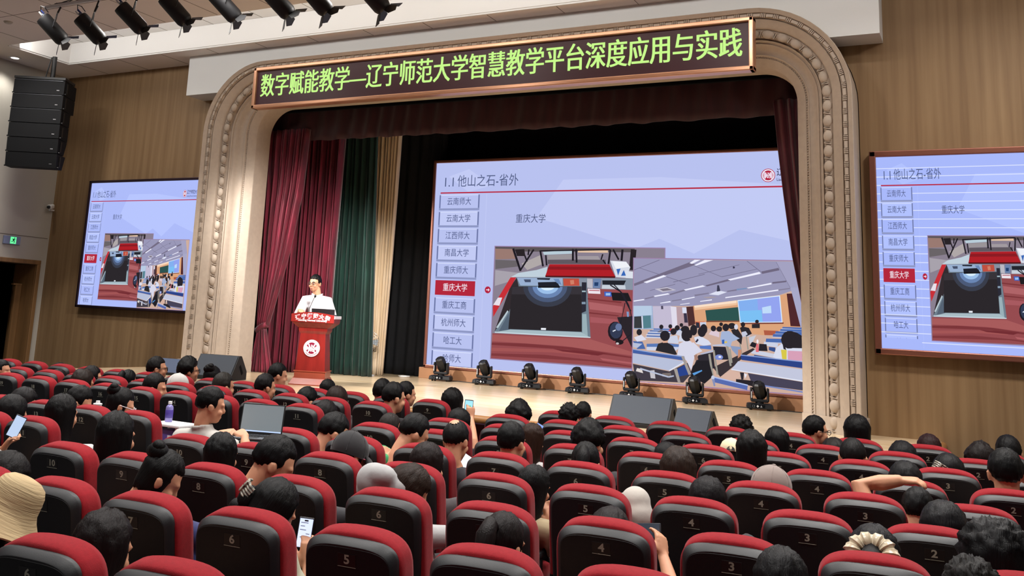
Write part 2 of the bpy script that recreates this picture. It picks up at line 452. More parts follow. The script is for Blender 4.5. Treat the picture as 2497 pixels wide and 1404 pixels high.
# ------------------------------------------------------------------ pictures shown on the slide: colour and outline (1/2000 of the slide)
DESK_PICTURE=[
('8a8090','375,839 1117,843 1120,1216 373,1226'),
('5c5458','375,839 1117,843 1117,876 376,886'),
('9a7a72','375,859 476,861 494,954 379,962'),
('6a6468','378,966 510,971 516,1024 380,1056'),
('a8a2ac','380,1065 512,1086 467,1168 381,1216'),
('b0a8a8','526,997 628,915 649,993 559,1057'),
('9a9498','668,914 798,902 799,945 669,957'),
('a29aa0','827,918 934,915 944,948 828,948'),
('605860','669,957 973,947 973,986 670,996'),
('201c24','471,860 517,1071 528,1065 482,853'),
('201c24','526,1063 595,867 587,859 518,1055'),
('201c24','525,867 553,981 561,976 532,862'),
('201c24','561,862 557,915 565,918 569,864'),
('2a2428','487,865 539,860 546,926 499,927'),
('b8ccd8','642,884 797,865 800,897 648,912'),
('e0c0a4','827,864 983,862 984,884 829,885'),
('201c24','627,881 995,860 995,848 627,869'),
('201c24','622,872 640,1021 650,1018 632,869'),
('201c24','654,915 660,1011 669,1009 662,913'),
('201c24','797,854 798,962 809,961 807,854'),
('201c24','814,854 819,979 828,978 824,853'),
('201c24','991,853 982,984 992,986 1000,855'),
('201c24','954,895 946,946 952,950 961,899'),
('201c24','955,951 970,989 976,982 961,945'),
('201c24','1006,857 1035,949 1042,941 1013,849'),
('201c24','1051,852 1047,953 1058,954 1062,853'),
('2a2428','1098,849 1090,1033 1118,1037 1126,853'),
('c0d0dc','469,1128 512,1086 610,1055 670,1022 662,1119'),
('70808e','389,1656 503,1129 879,1112 905,1651'),
('342c30','468,1221 503,1131 515,1209 468,1448 409,1594 389,1648'),
('9ab0d0','503,1131 752,1123 753,1196 525,1204'),
('46506a','542,1146 581,1144 581,1170 550,1172'),
('20222c','614,1130 687,1128 682,1144 617,1143'),
('20222c','620,1169 723,1159 738,1201 623,1207'),
('6c88b4','702,1134 732,1132 748,1187 723,1171'),
('c05040','754,1127 838,1123 841,1189 759,1194'),
('d08068','791,1142 811,1137 814,1175 795,1180'),
('8890a0','838,1123 876,1121 875,1189 841,1189'),
('2c2c38','853,1156 877,1156 878,1415 856,1434'),
('8498ac','855,1334 874,1332 875,1353 855,1354'),
('a4bac4','855,1232 874,1231 875,1244 855,1245'),
('b8c8d0','398,1607 458,1441 464,1453 409,1611'),
('566474','415,1637 466,1466 475,1622'),
('9ab0b8','859,1443 880,1440 890,1639 862,1634'),
('a8bcc4','477,1618 856,1605 900,1645 391,1652'),
('c8d8e0','391,1646 904,1642 904,1653 392,1656'),
('2c282c','479,1215 853,1194 859,1601 467,1614'),
('38343a','480,1218 852,1197 853,1266 478,1290'),
('3a3e4c','802,1199 800,1236 793,1270 782,1303 767,1331 748,1355 726,1374 702,1386 676,1391 651,1390 626,1381 603,1366 583,1344 566,1317 553,1286 544,1251 541,1215'),
('4c5a78','778,1201 776,1229 771,1255 761,1280 749,1303 734,1321 716,1335 696,1345 676,1349 655,1348 635,1341 617,1329 600,1312 586,1291 576,1268 569,1241 567,1213'),
('6a86b4','753,1203 752,1222 748,1242 741,1260 731,1277 719,1290 706,1301 691,1307 675,1310 659,1310 644,1304 630,1296 618,1284 607,1269 599,1251 594,1232 592,1212'),
('9cc0ea','731,1204 730,1217 727,1230 722,1241 715,1252 706,1261 696,1268 686,1272 674,1274 663,1273 652,1271 642,1265 633,1257 626,1247 620,1236 617,1223 615,1210'),
('d8eeff','711,1205 710,1212 708,1218 705,1224 700,1230 695,1235 688,1238 681,1240 674,1241 666,1241 659,1240 653,1237 647,1233 642,1228 639,1222 637,1216 636,1209'),
('e8ecf4','645,1587 672,1586 671,1604 645,1605'),
('181618','620,1207 741,1201 738,1213 623,1220'),
('b02028','680,999 992,989 1023,1098 659,1110'),
('8c1c24','675,1020 997,1010 1007,1039 670,1048'),
('4c1418','659,1106 1023,1095 1022,1109 660,1118'),
('c83038','469,1130 500,1131 380,1509 375,1412'),
('e8e0ea','402,1326 426,1324 412,1401 377,1396'),
('d8dce8','996,955 1076,961 1097,1010 1077,1106 1026,1101'),
('f0f2f8','1006,959 1076,965 1095,1006 1025,1026'),
('3868b8','1028,1030 1049,1024 1037,1088'),
('3868b8','1065,1036 1076,1086 1051,1089'),
('dde2ec','1076,1044 1116,1049 1116,1109 1075,1107'),
('8894a4','953,1115 1116,1111 1117,1208 956,1209'),
('24262e','958,1134 1077,1129 1066,1170 960,1171'),
('c8d0da','958,1176 1073,1171 1076,1206 956,1209'),
('bcbac4','879,1122 908,1123 910,1208 882,1203'),
('6c84ac','912,1119 953,1119 947,1205 910,1204'),
('24406c','918,1153 939,1152 937,1185 918,1186'),
('964c50','882,1213 1117,1212 1122,1889 376,1897 379,1662 905,1651'),
('b06468','891,1331 1061,1360 1061,1418 897,1397'),
('a85a60','900,1464 1039,1477 1039,1518 901,1514'),
('7c3438','885,1298 1056,1319 1056,1331 886,1310'),
('7a3438','895,1423 1043,1439 1043,1448 895,1435'),
('a85c5c','379,1675 905,1663 1119,1753 1119,1781 761,1737 378,1736'),
('7c363a','378,1749 562,1738 810,1744 1119,1793 1119,1805 786,1767 377,1771'),
('a45656','378,1797 713,1776 906,1794 907,1807 714,1801 378,1828'),
('803a3e','378,1849 664,1828 954,1846 1120,1873 1120,1881 907,1856 377,1871'),
('742e34','713,1768 991,1776 944,1802 762,1787'),
('b06064','954,1821 1120,1841 1120,1857 968,1840'),
('ece4ec','885,1213 947,1214 950,1256 888,1255'),
('b03850','892,1223 945,1223 945,1230 892,1230'),
('3c62c0','969,1234 1006,1235 1007,1277 971,1275'),
('9cc0ec','977,1246 1000,1244 1000,1266 977,1268'),
('201e22','1004,1240 1088,1238 1106,1311 1012,1310'),
('2c262c','1036,1456 1116,1439 1117,1737 1044,1493'),
('24222c','997,1178 1049,1234 1052,1223 1000,1168'),
('24222c','1048,1231 1076,1320 1082,1314 1053,1226'),
('24222c','1076,1320 1100,1401 1105,1395 1082,1314'),
('24222c','1015,1171 1063,1255 1066,1249 1019,1165'),
('24222c','1062,1254 1091,1351 1095,1347 1066,1251'),
('24222c','1091,1350 1113,1512 1117,1510 1095,1348'),
('24222c','1113,1510 1106,1592 1111,1593 1117,1511'),
('24222c','1107,1589 1062,1659 1065,1665 1110,1596'),
('24222c','1072,1326 1060,1441 1063,1443 1076,1327'),
('24222c','1060,1441 1051,1507 1055,1509 1063,1443'),
('241e26','1065,1577 1062,1614 1052,1645 1037,1663 1021,1664 1006,1649 995,1621 991,1584 994,1546 1004,1515 1019,1497 1036,1496 1050,1511 1061,1540'),
('343c54','1062,1569 1059,1600 1051,1626 1039,1641 1025,1643 1013,1630 1004,1606 1001,1574 1003,1543 1012,1517 1024,1502 1037,1501 1050,1514 1058,1538'),
('6878a0','1060,1540 1058,1555 1054,1566 1048,1573 1041,1574 1035,1568 1030,1557 1028,1543 1030,1529 1034,1517 1040,1510 1047,1510 1054,1515 1058,1526'),
('e8eef8','1014,1578 1029,1564 1031,1572 1017,1586'),
('221c20','1070,1670 1068,1680 1063,1688 1054,1694 1045,1694 1037,1691 1031,1684 1029,1674 1031,1664 1037,1655 1045,1650 1054,1649 1062,1653 1068,1660'),
('c8c4c8','1047,1684 1047,1688 1045,1692 1042,1694 1038,1695 1035,1693 1033,1690 1033,1686 1033,1681 1035,1678 1038,1676 1041,1676 1044,1677 1047,1680'),
('7c9cc8','1082,1403 1093,1403 1094,1447 1085,1448'),
]
CLASS_PICTURE=[
('cfae9e','1116,932 1840,935 1877,1996 1132,1992'),
('9a98b8','1116,932 1840,935 1839,1159 1778,1212 1592,1270 1403,1330 1117,1352'),
('746c84','1117,1155 1383,955 1409,977 1119,1176'),
('706880','1454,1151 1555,1094 1567,1104 1461,1160'),
('706880','1701,1023 1776,989 1780,1009 1706,1042'),
('7c7690','1286,1236 1355,1193 1364,1202 1291,1246'),
('7c7690','1551,1192 1593,1176 1595,1187 1553,1201'),
('7890b8','1593,1173 1637,1161 1639,1171 1595,1185'),
('706880','1748,1108 1808,1092 1808,1105 1750,1121'),
('807a94','1403,1234 1470,1212 1470,1221 1408,1246'),
('807a94','1298,1291 1345,1274 1348,1282 1301,1298'),
('807a94','1170,1280 1213,1259 1216,1268 1173,1290'),
('857f98','1774,1167 1823,1151 1823,1160 1775,1176'),
('76728e','1117,1037 1240,944 1239,939 1116,1032'),
('76728e','1143,1017 1373,1144 1374,1139 1144,1013'),
('76728e','1403,988 1527,1077 1528,1073 1403,984'),
('76728e','1639,939 1698,1025 1700,1021 1641,936'),
('76728e','1423,1060 1607,972 1607,968 1422,1056'),
('76728e','1306,1134 1452,1059 1451,1054 1305,1129'),
('76728e','1528,1078 1686,1004 1685,1000 1527,1073'),
('76728e','1766,943 1824,1152 1826,1150 1768,941'),
('76728e','1196,1213 1315,1152 1315,1147 1195,1209'),
('f0f0ff','1164,1139 1260,1073 1275,1081 1180,1147'),
('f0f0ff','1381,964 1405,934 1432,934 1393,970'),
('f0f0ff','1403,982 1451,934 1490,934 1413,984'),
('f0f0ff','1355,1193 1442,1151 1454,1160 1364,1201'),
('f0f0ff','1555,1096 1694,1026 1700,1041 1567,1104'),
('f0f0ff','1213,1256 1281,1229 1290,1237 1221,1264'),
('f0f0ff','1639,1160 1744,1114 1746,1126 1646,1166'),
('f0f0ff','1117,1304 1165,1287 1171,1295 1117,1313'),
('f0f0ff','1345,1277 1403,1251 1407,1258 1348,1283'),
('f0f0ff','1244,1315 1291,1296 1296,1305 1246,1320'),
('f0f0ff','1544,1245 1774,1167 1774,1177 1544,1254'),
('f0f0ff','1430,1286 1484,1267 1484,1276 1431,1292'),
('f0f0ff','1338,1320 1381,1305 1384,1310 1340,1324'),
('c4c0d0','1218,1196 1276,1176 1320,1199 1256,1223'),
('7c7484','1241,1196 1278,1185 1303,1200 1258,1212'),
('a89ca4','1442,1252 1480,1243 1508,1249 1466,1261'),
('dfe2f4','1470,1227 1513,1191 1551,1203 1513,1231'),
('3c3c50','1508,1147 1516,1147 1522,1195 1506,1201'),
('3a3850','1587,994 1587,997 1585,1001 1583,1002 1581,1003 1579,1001 1578,998 1578,994 1578,990 1579,987 1581,985 1583,985 1585,987 1587,990'),
('a0b4d4','1117,1350 1209,1343 1216,1544 1119,1553'),
('b8cce4','1117,1350 1204,1343 1207,1423 1118,1438'),
('3a3c40','1121,1443 1155,1437 1159,1540 1121,1544'),
('54808c','1162,1433 1200,1426 1203,1534 1166,1542'),
('d8d8ea','1156,1437 1162,1434 1166,1543 1160,1544'),
('c4bcd4','1209,1347 1296,1336 1304,1529 1218,1540'),
('504a60','1249,1340 1259,1339 1260,1368 1250,1369'),
('e0dcec','1294,1341 1321,1344 1327,1518 1304,1524'),
('b89ca4','1321,1344 1369,1341 1378,1509 1327,1518'),
('d8dcf0','1348,1346 1368,1344 1369,1393 1350,1395'),
('3a3448','1355,1395 1369,1393 1375,1473 1359,1474'),
('503030','1367,1340 1399,1333 1409,1481 1378,1504'),
('7c4438','1397,1333 1402,1332 1413,1479 1408,1481'),
('dca47c','1399,1328 1597,1267 1792,1209 1810,1199 1847,1464 1709,1545 1591,1531 1411,1505'),
('fae0c8','1403,1327 1595,1268 1595,1289 1406,1344'),
('f0c4a0','1405,1344 1595,1289 1596,1305 1406,1364'),
('2e5450','1454,1362 1601,1324 1606,1440 1461,1456'),
('7c4c3c','1458,1449 1606,1435 1606,1445 1460,1461'),
('d8ecff','1597,1267 1781,1214 1790,1434 1608,1454'),
('84b0f0','1601,1274 1777,1223 1786,1427 1611,1446'),
('94a4f0','1684,1250 1777,1223 1786,1427 1690,1438'),
('7cc0f4','1606,1356 1702,1340 1706,1435 1611,1446'),
('c0dcfa','1704,1319 1742,1301 1744,1362 1706,1368'),
('7c3c30','1610,1453 1795,1433 1794,1444 1610,1464'),
('b05c44','1710,1504 1772,1503 1772,1540 1713,1543'),
('50282c','1809,1199 1832,1195 1845,1460 1823,1460'),
('a8a8c8','1825,1147 1858,1140 1882,1351 1879,1465 1845,1465'),
('a4a2c2','1767,939 1840,937 1859,1142 1825,1149'),
('d86848','1409,1461 1451,1457 1458,1510 1413,1514'),
('303240','1411,1465 1427,1468 1430,1512 1413,1514'),
('c8d0e4','1430,1464 1458,1461 1458,1501 1432,1503'),
('4c6cb0','1790,1469 1880,1465 1880,1481 1788,1481'),
('c4cae0','1787,1481 1880,1482 1880,1489 1783,1487'),
('4c6cb0','1781,1487 1880,1482 1880,1502 1779,1502'),
('c4cae0','1778,1502 1880,1502 1880,1511 1775,1507'),
('4c6cb0','1761,1507 1880,1501 1880,1524 1759,1526'),
('c4cae0','1758,1526 1880,1525 1880,1534 1754,1531'),
('4c6cb0','1750,1530 1880,1522 1880,1549 1748,1552'),
('c4cae0','1747,1552 1880,1551 1880,1561 1743,1557'),
('4c6cb0','1720,1570 1880,1558 1879,1594 1718,1598'),
('c4cae0','1718,1598 1879,1594 1879,1606 1714,1603'),
('5474b4','1215,1537 1365,1528 1365,1539 1215,1548'),
('ccd2e6','1210,1549 1365,1539 1365,1548 1205,1560'),
('5474b4','1197,1554 1384,1541 1384,1552 1197,1565'),
('ccd2e6','1192,1566 1384,1552 1384,1561 1187,1577'),
('5474b4','1187,1576 1297,1571 1297,1581 1187,1587'),
('ccd2e6','1183,1588 1297,1581 1297,1590 1177,1599'),
('5474b4','1183,1599 1257,1597 1258,1608 1183,1610'),
('ccd2e6','1178,1611 1258,1608 1258,1617 1173,1622'),
('5a7ab8','1183,1672 1282,1656 1334,1660 1336,1681 1183,1707'),
('ccd2e6','1183,1698 1341,1681 1317,1719 1183,1727'),
('4a68a8','1117,1656 1163,1656 1178,1717 1138,1722'),
('b8c0d8','1117,1670 1163,1674 1138,1713 1118,1706'),
('ccd0e2','1659,1666 1753,1689 1753,1722 1655,1696'),
('36508c','1731,1636 1758,1638 1760,1676 1731,1662'),
('ccd2e6','1711,1596 1771,1606 1767,1637 1709,1626'),
('36508c','1668,1707 1748,1723 1748,1740 1668,1720'),
('3c3438','1489,1833 1664,1653 1671,1664 1521,1906'),
('d8b4a4','1521,1906 1572,1837 1600,1771 1655,1688 1659,1713 1618,1739 1572,1844 1618,1871 1586,1927 1544,1933'),
('b4b8d0','1428,1728 1494,1685 1498,1696 1447,1737'),
('302c34','1423,1741 1489,1707 1498,1836 1451,1868 1399,1849'),
('bcc0d6','1484,1647 1548,1631 1566,1625 1545,1653 1489,1657'),
('2c2a34','1489,1660 1545,1657 1559,1760 1498,1767'),
('c4c8dc','1628,1554 1651,1547 1651,1560 1630,1566'),
('9c988e','1468,1727 1477,1722 1492,1897 1482,1901'),
('9c988e','1489,1691 1496,1689 1513,1887 1505,1890'),
('9c988e','1547,1651 1557,1645 1571,1809 1563,1812'),
('9c988e','1601,1582 1606,1580 1618,1705 1613,1710'),
('9c988e','1633,1562 1638,1560 1646,1668 1640,1671'),
('9c988e','1561,1673 1567,1671 1575,1783 1569,1786'),
('dcdcec','1122,1624 1157,1597 1183,1636 1138,1659'),
('2a262c','1160,1574 1159,1586 1155,1596 1150,1602 1144,1603 1139,1598 1135,1589 1134,1577 1135,1565 1139,1555 1144,1549 1150,1549 1155,1554 1159,1563'),
('707080','1233,1567 1252,1538 1272,1568'),
('2a262c','1262,1519 1261,1528 1258,1535 1254,1539 1250,1540 1246,1536 1243,1530 1242,1521 1243,1513 1246,1505 1250,1501 1254,1501 1258,1504 1261,1511'),
('c84848','1284,1553 1297,1525 1312,1546'),
('2a262c','1303,1511 1302,1519 1300,1526 1296,1529 1292,1530 1289,1527 1286,1520 1285,1513 1286,1505 1288,1498 1292,1495 1296,1494 1300,1497 1302,1503'),
('ccd0e2','1319,1577 1331,1535 1350,1547 1346,1591'),
('2a262c','1354,1495 1353,1502 1351,1507 1348,1511 1344,1511 1340,1509 1338,1503 1337,1496 1338,1489 1340,1484 1344,1480 1348,1480 1351,1482 1353,1488'),
('2a262c','1338,1521 1337,1531 1333,1540 1329,1545 1324,1545 1319,1541 1316,1534 1314,1523 1316,1513 1319,1505 1323,1500 1329,1499 1333,1503 1337,1511'),
('ccd2e6','1282,1652 1290,1597 1326,1585 1334,1655'),
('2a262c','1324,1554 1322,1566 1318,1577 1312,1582 1306,1584 1300,1578 1296,1569 1294,1556 1296,1544 1300,1534 1306,1528 1312,1527 1318,1532 1322,1541'),
('d4d8ea','1331,1637 1341,1574 1384,1570 1375,1632'),
('2a262c','1382,1528 1380,1540 1375,1551 1367,1557 1358,1557 1350,1553 1345,1544 1343,1531 1345,1519 1350,1509 1358,1502 1367,1501 1375,1506 1380,1515'),
('2a262c','1418,1531 1417,1551 1412,1568 1406,1577 1399,1578 1392,1570 1387,1554 1386,1534 1387,1514 1392,1498 1398,1488 1406,1487 1412,1496 1417,1511'),
('dcc8d4','1470,1561 1484,1524 1517,1539 1517,1582'),
('2a262c','1504,1510 1502,1520 1499,1529 1494,1535 1489,1535 1484,1531 1480,1522 1479,1512 1480,1501 1484,1492 1489,1487 1494,1487 1499,1491 1502,1499'),
('2a262c','1530,1511 1529,1521 1526,1530 1520,1535 1514,1535 1509,1531 1506,1523 1504,1514 1506,1504 1509,1496 1514,1491 1520,1490 1526,1494 1529,1502'),
('2a262c','1534,1472 1533,1479 1531,1485 1527,1488 1524,1488 1520,1485 1518,1480 1517,1473 1518,1466 1520,1461 1524,1457 1527,1457 1531,1460 1533,1465'),
('2a262c','1464,1520 1463,1539 1458,1554 1451,1564 1444,1564 1437,1556 1432,1542 1430,1523 1432,1504 1437,1488 1444,1479 1451,1478 1458,1486 1463,1501'),
('2e2a30','1569,1516 1596,1496 1619,1563 1614,1632 1587,1584'),
('2a262c','1590,1481 1588,1493 1583,1502 1577,1508 1569,1509 1563,1504 1558,1496 1557,1485 1558,1473 1563,1463 1569,1458 1577,1457 1584,1462 1588,1470'),
('d4d4e4','1600,1487 1599,1497 1597,1505 1593,1510 1590,1510 1586,1506 1584,1498 1583,1489 1584,1479 1587,1471 1590,1466 1593,1466 1597,1470 1599,1478'),
('2e2a30','1608,1495 1619,1481 1647,1491 1660,1537 1637,1561 1615,1538'),
('2a262c','1631,1465 1630,1474 1627,1482 1623,1486 1619,1487 1616,1483 1613,1476 1612,1467 1613,1458 1616,1451 1620,1446 1624,1446 1627,1449 1630,1456'),
('c4c8dc','1615,1529 1633,1519 1642,1544 1619,1572'),
('2e2a30','1660,1460 1694,1453 1694,1489 1660,1492'),
('2a262c','1690,1436 1689,1443 1687,1448 1684,1452 1680,1452 1677,1449 1675,1444 1674,1437 1675,1430 1677,1425 1680,1422 1684,1421 1687,1424 1690,1429'),
('a4b4d6','1522,1595 1527,1534 1559,1524 1591,1566 1607,1581 1591,1596 1573,1611 1566,1660 1531,1637'),
('2a262c','1561,1495 1559,1509 1555,1520 1550,1527 1543,1528 1537,1522 1533,1512 1531,1498 1533,1485 1537,1473 1543,1466 1550,1466 1555,1471 1560,1482'),
('8c9cc0','1566,1646 1609,1650 1614,1718 1600,1729 1573,1680'),
('c88c74','1600,1673 1614,1671 1614,1718 1598,1746'),
('d8dcee','1404,1594 1432,1578 1470,1614 1482,1643 1451,1660 1413,1646'),
('2a262c','1458,1543 1456,1561 1451,1577 1444,1586 1435,1587 1427,1579 1422,1565 1420,1547 1422,1528 1427,1513 1435,1504 1444,1503 1451,1511 1456,1525'),
('36364c','1409,1629 1420,1602 1425,1614 1416,1637'),
('5878c0','1428,1662 1480,1652 1482,1687 1432,1684'),
('2c2a2e','1226,1725 1238,1665 1272,1642 1307,1676 1327,1744 1317,1750'),
('2a262c','1293,1593 1291,1612 1285,1628 1275,1638 1265,1639 1255,1631 1249,1616 1246,1597 1248,1578 1255,1561 1264,1552 1275,1551 1284,1559 1291,1573'),
('d8a890','1258,1641 1282,1634 1282,1652 1260,1656'),
('242228','1399,1832 1423,1785 1470,1779 1489,1906 1451,1972 1385,1912'),
('d8d8ea','1327,1753 1336,1655 1365,1625 1399,1630 1423,1671 1442,1704 1409,1735 1392,1868 1370,1791'),
('2a262c','1396,1576 1393,1599 1387,1618 1377,1629 1365,1631 1355,1621 1348,1604 1346,1581 1348,1557 1355,1538 1365,1527 1376,1526 1386,1535 1393,1553'),
('dcae98','1384,1605 1399,1595 1409,1634 1394,1639'),
('a88070','1404,1744 1418,1734 1423,1777 1409,1787'),
('7c8cd0','1534,1744 1532,1754 1527,1762 1520,1767 1512,1768 1505,1765 1500,1757 1498,1748 1500,1738 1505,1729 1512,1724 1520,1723 1527,1727 1532,1734'),
('f0f0fa','1526,1742 1526,1745 1524,1748 1521,1750 1518,1751 1516,1749 1514,1747 1513,1744 1514,1740 1516,1737 1518,1735 1521,1735 1524,1736 1526,1739'),
('3864b8','1529,1601 1540,1597 1540,1632 1529,1635'),
('d8c060','1540,1613 1552,1610 1552,1624 1540,1628'),
('26242a','1650,1637 1660,1602 1682,1616 1673,1652'),
('e07078','1678,1621 1688,1616 1689,1682 1676,1684'),
('f0e8f0','1688,1597 1688,1604 1686,1611 1684,1614 1682,1614 1681,1611 1680,1605 1679,1598 1680,1590 1681,1585 1683,1581 1685,1581 1686,1584 1688,1589'),
('28242c','1691,1615 1722,1616 1726,1671 1688,1673'),
('c8ccd8','1646,1569 1678,1548 1664,1601 1650,1620'),
('d8dcee','1749,1714 1762,1641 1784,1605 1854,1614 1879,1640 1878,1736 1814,1738 1757,1724'),
('2a262c','1851,1566 1848,1597 1838,1623 1825,1638 1809,1640 1796,1628 1787,1604 1783,1573 1787,1541 1797,1515 1811,1501 1826,1499 1839,1511 1848,1535'),
('2a262c','1785,1563 1797,1604 1804,1653 1793,1646'),
('2a262c','1832,1625 1852,1556 1850,1631 1815,1635'),
('d8c84c','1782,1652 1806,1652 1805,1733 1787,1731'),
('d8a0b8','1810,1657 1858,1655 1853,1731 1810,1732'),
('2e4488','1611,1719 1878,1743 1878,1794 1614,1755'),
('8ea4d8','1611,1712 1879,1736 1878,1744 1611,1720'),
('c4c8de','1600,1767 1878,1801 1878,1897 1570,1837'),
('e0e4f4','1570,1834 1878,1891 1878,1901 1570,1842'),
('484458','1641,1858 1878,1903 1878,1966 1658,1941'),
('2a262c','1590,1913 1658,1916 1716,1958 1707,1976 1590,1939'),
('302c34','1607,1856 1625,1857 1622,1913 1613,1914'),
('e8e8f4','1625,1862 1638,1869 1629,1904'),
('586cb0','1494,1913 1640,1960 1638,1995 1494,1953'),
('b0c0ec','1491,1906 1641,1951 1641,1961 1492,1916'),
('c8cce0','1496,1914 1496,1921 1494,1928 1490,1931 1487,1932 1484,1929 1482,1923 1481,1916 1482,1909 1484,1902 1487,1898 1490,1898 1494,1901 1496,1906'),
('8890b8','1484,1929 1496,1927 1500,1982 1493,1987'),
('7888c0','1707,1943 1877,1975 1877,1987 1712,1955'),
('4460a4','1118,1729 1201,1743 1361,1762 1365,1794 1204,1770 1118,1759'),
('8ea4d4','1118,1722 1201,1737 1361,1756 1361,1765 1201,1746 1118,1730'),
('b8c0da','1118,1760 1366,1798 1291,1886 1118,1843'),
('e0e4f2','1290,1881 1366,1794 1367,1804 1292,1891'),
('443e48','1119,1851 1291,1892 1375,1809 1394,1894 1356,1976 1132,1989'),
('2c448c','1327,1868 1370,1818 1385,1904 1337,1928'),
('a49c98','1312,1870 1327,1863 1344,1979 1332,1982'),
('a49c98','1346,1760 1358,1754 1392,1903 1380,1909'),
('e0d8d4','1139,1884 1162,1890 1169,1924 1134,1911'),
('c8c4cc','1199,1898 1222,1890 1227,1961 1205,1960'),
('7c706c','1259,1912 1298,1902 1303,1941 1259,1939'),
('5c9cdc','1397,1893 1439,1860 1442,1868 1404,1910'),
('b8c0d8','1153,1893 1287,1945 1289,1933 1155,1880'),
('b8c0d8','1289,1945 1313,1932 1312,1921 1288,1933'),
]
# ------------------------------------------------------------------ screens
def scol(h): return (*lin(h), 1.0)
class Pic:
    """flat coloured pieces of one glowing picture, each a hair in front of the last"""
    def __init__(self, W, H, x0, z1, y, step=0.0002):
        self.bm = bmesh.new(); self.lay = self.bm.loops.layers.float_color.new('pixel'); self.W, self.H, self.x0, self.z1, self.y, self.step = W, H, x0, z1, y, step; self.k = 0
    def P(self, u, v): return Vector((self.x0 + u * self.W, self.y - self.k * self.step, self.z1 - v * self.H))
    def poly(self, pts, h):
        self.k += 1
        try: f = self.bm.faces.new([self.bm.verts.new(self.P(*p)) for p in pts])
        except ValueError: return
        for l in f.loops: l[self.lay] = scol(h)
    def rect(self, u0, v0, u1, v1, h): self.poly([(u0, v0), (u1, v0), (u1, v1), (u0, v1)], h)
    def text(self, body, u, v, hgt, wid, h, align='LEFT', bold=0.0):
        """hgt: em height in v; wid: em width in u"""
        self.k += 1
        me = text_mesh(body, 1.0, 0.0, bold, align); vs = []
        for q in me.vertices: vs.append(self.bm.verts.new(self.P(u + q.co.x * wid, v - q.co.y * hgt)))
        for p in me.polygons:
            try: f = self.bm.faces.new([vs[i] for i in p.vertices])
            except ValueError: continue
            for l in f.loops: l[self.lay] = scol(h)
    def oval(self, u, v, ru, rv, h, n=20): self.poly([(u + ru * math.cos(2 * PI * i / n), v + rv * math.sin(2 * PI * i / n)) for i in range(n)], h)
    def build(self, name, parent):
        for f in self.bm.faces:
            f.normal_update()
            if f.normal.y > 0: f.normal_flip()
        me = bpy.data.meshes.new(name); self.bm.to_mesh(me); self.bm.free(); me.materials.append(screen_mat())
        return link(name, me, parent)

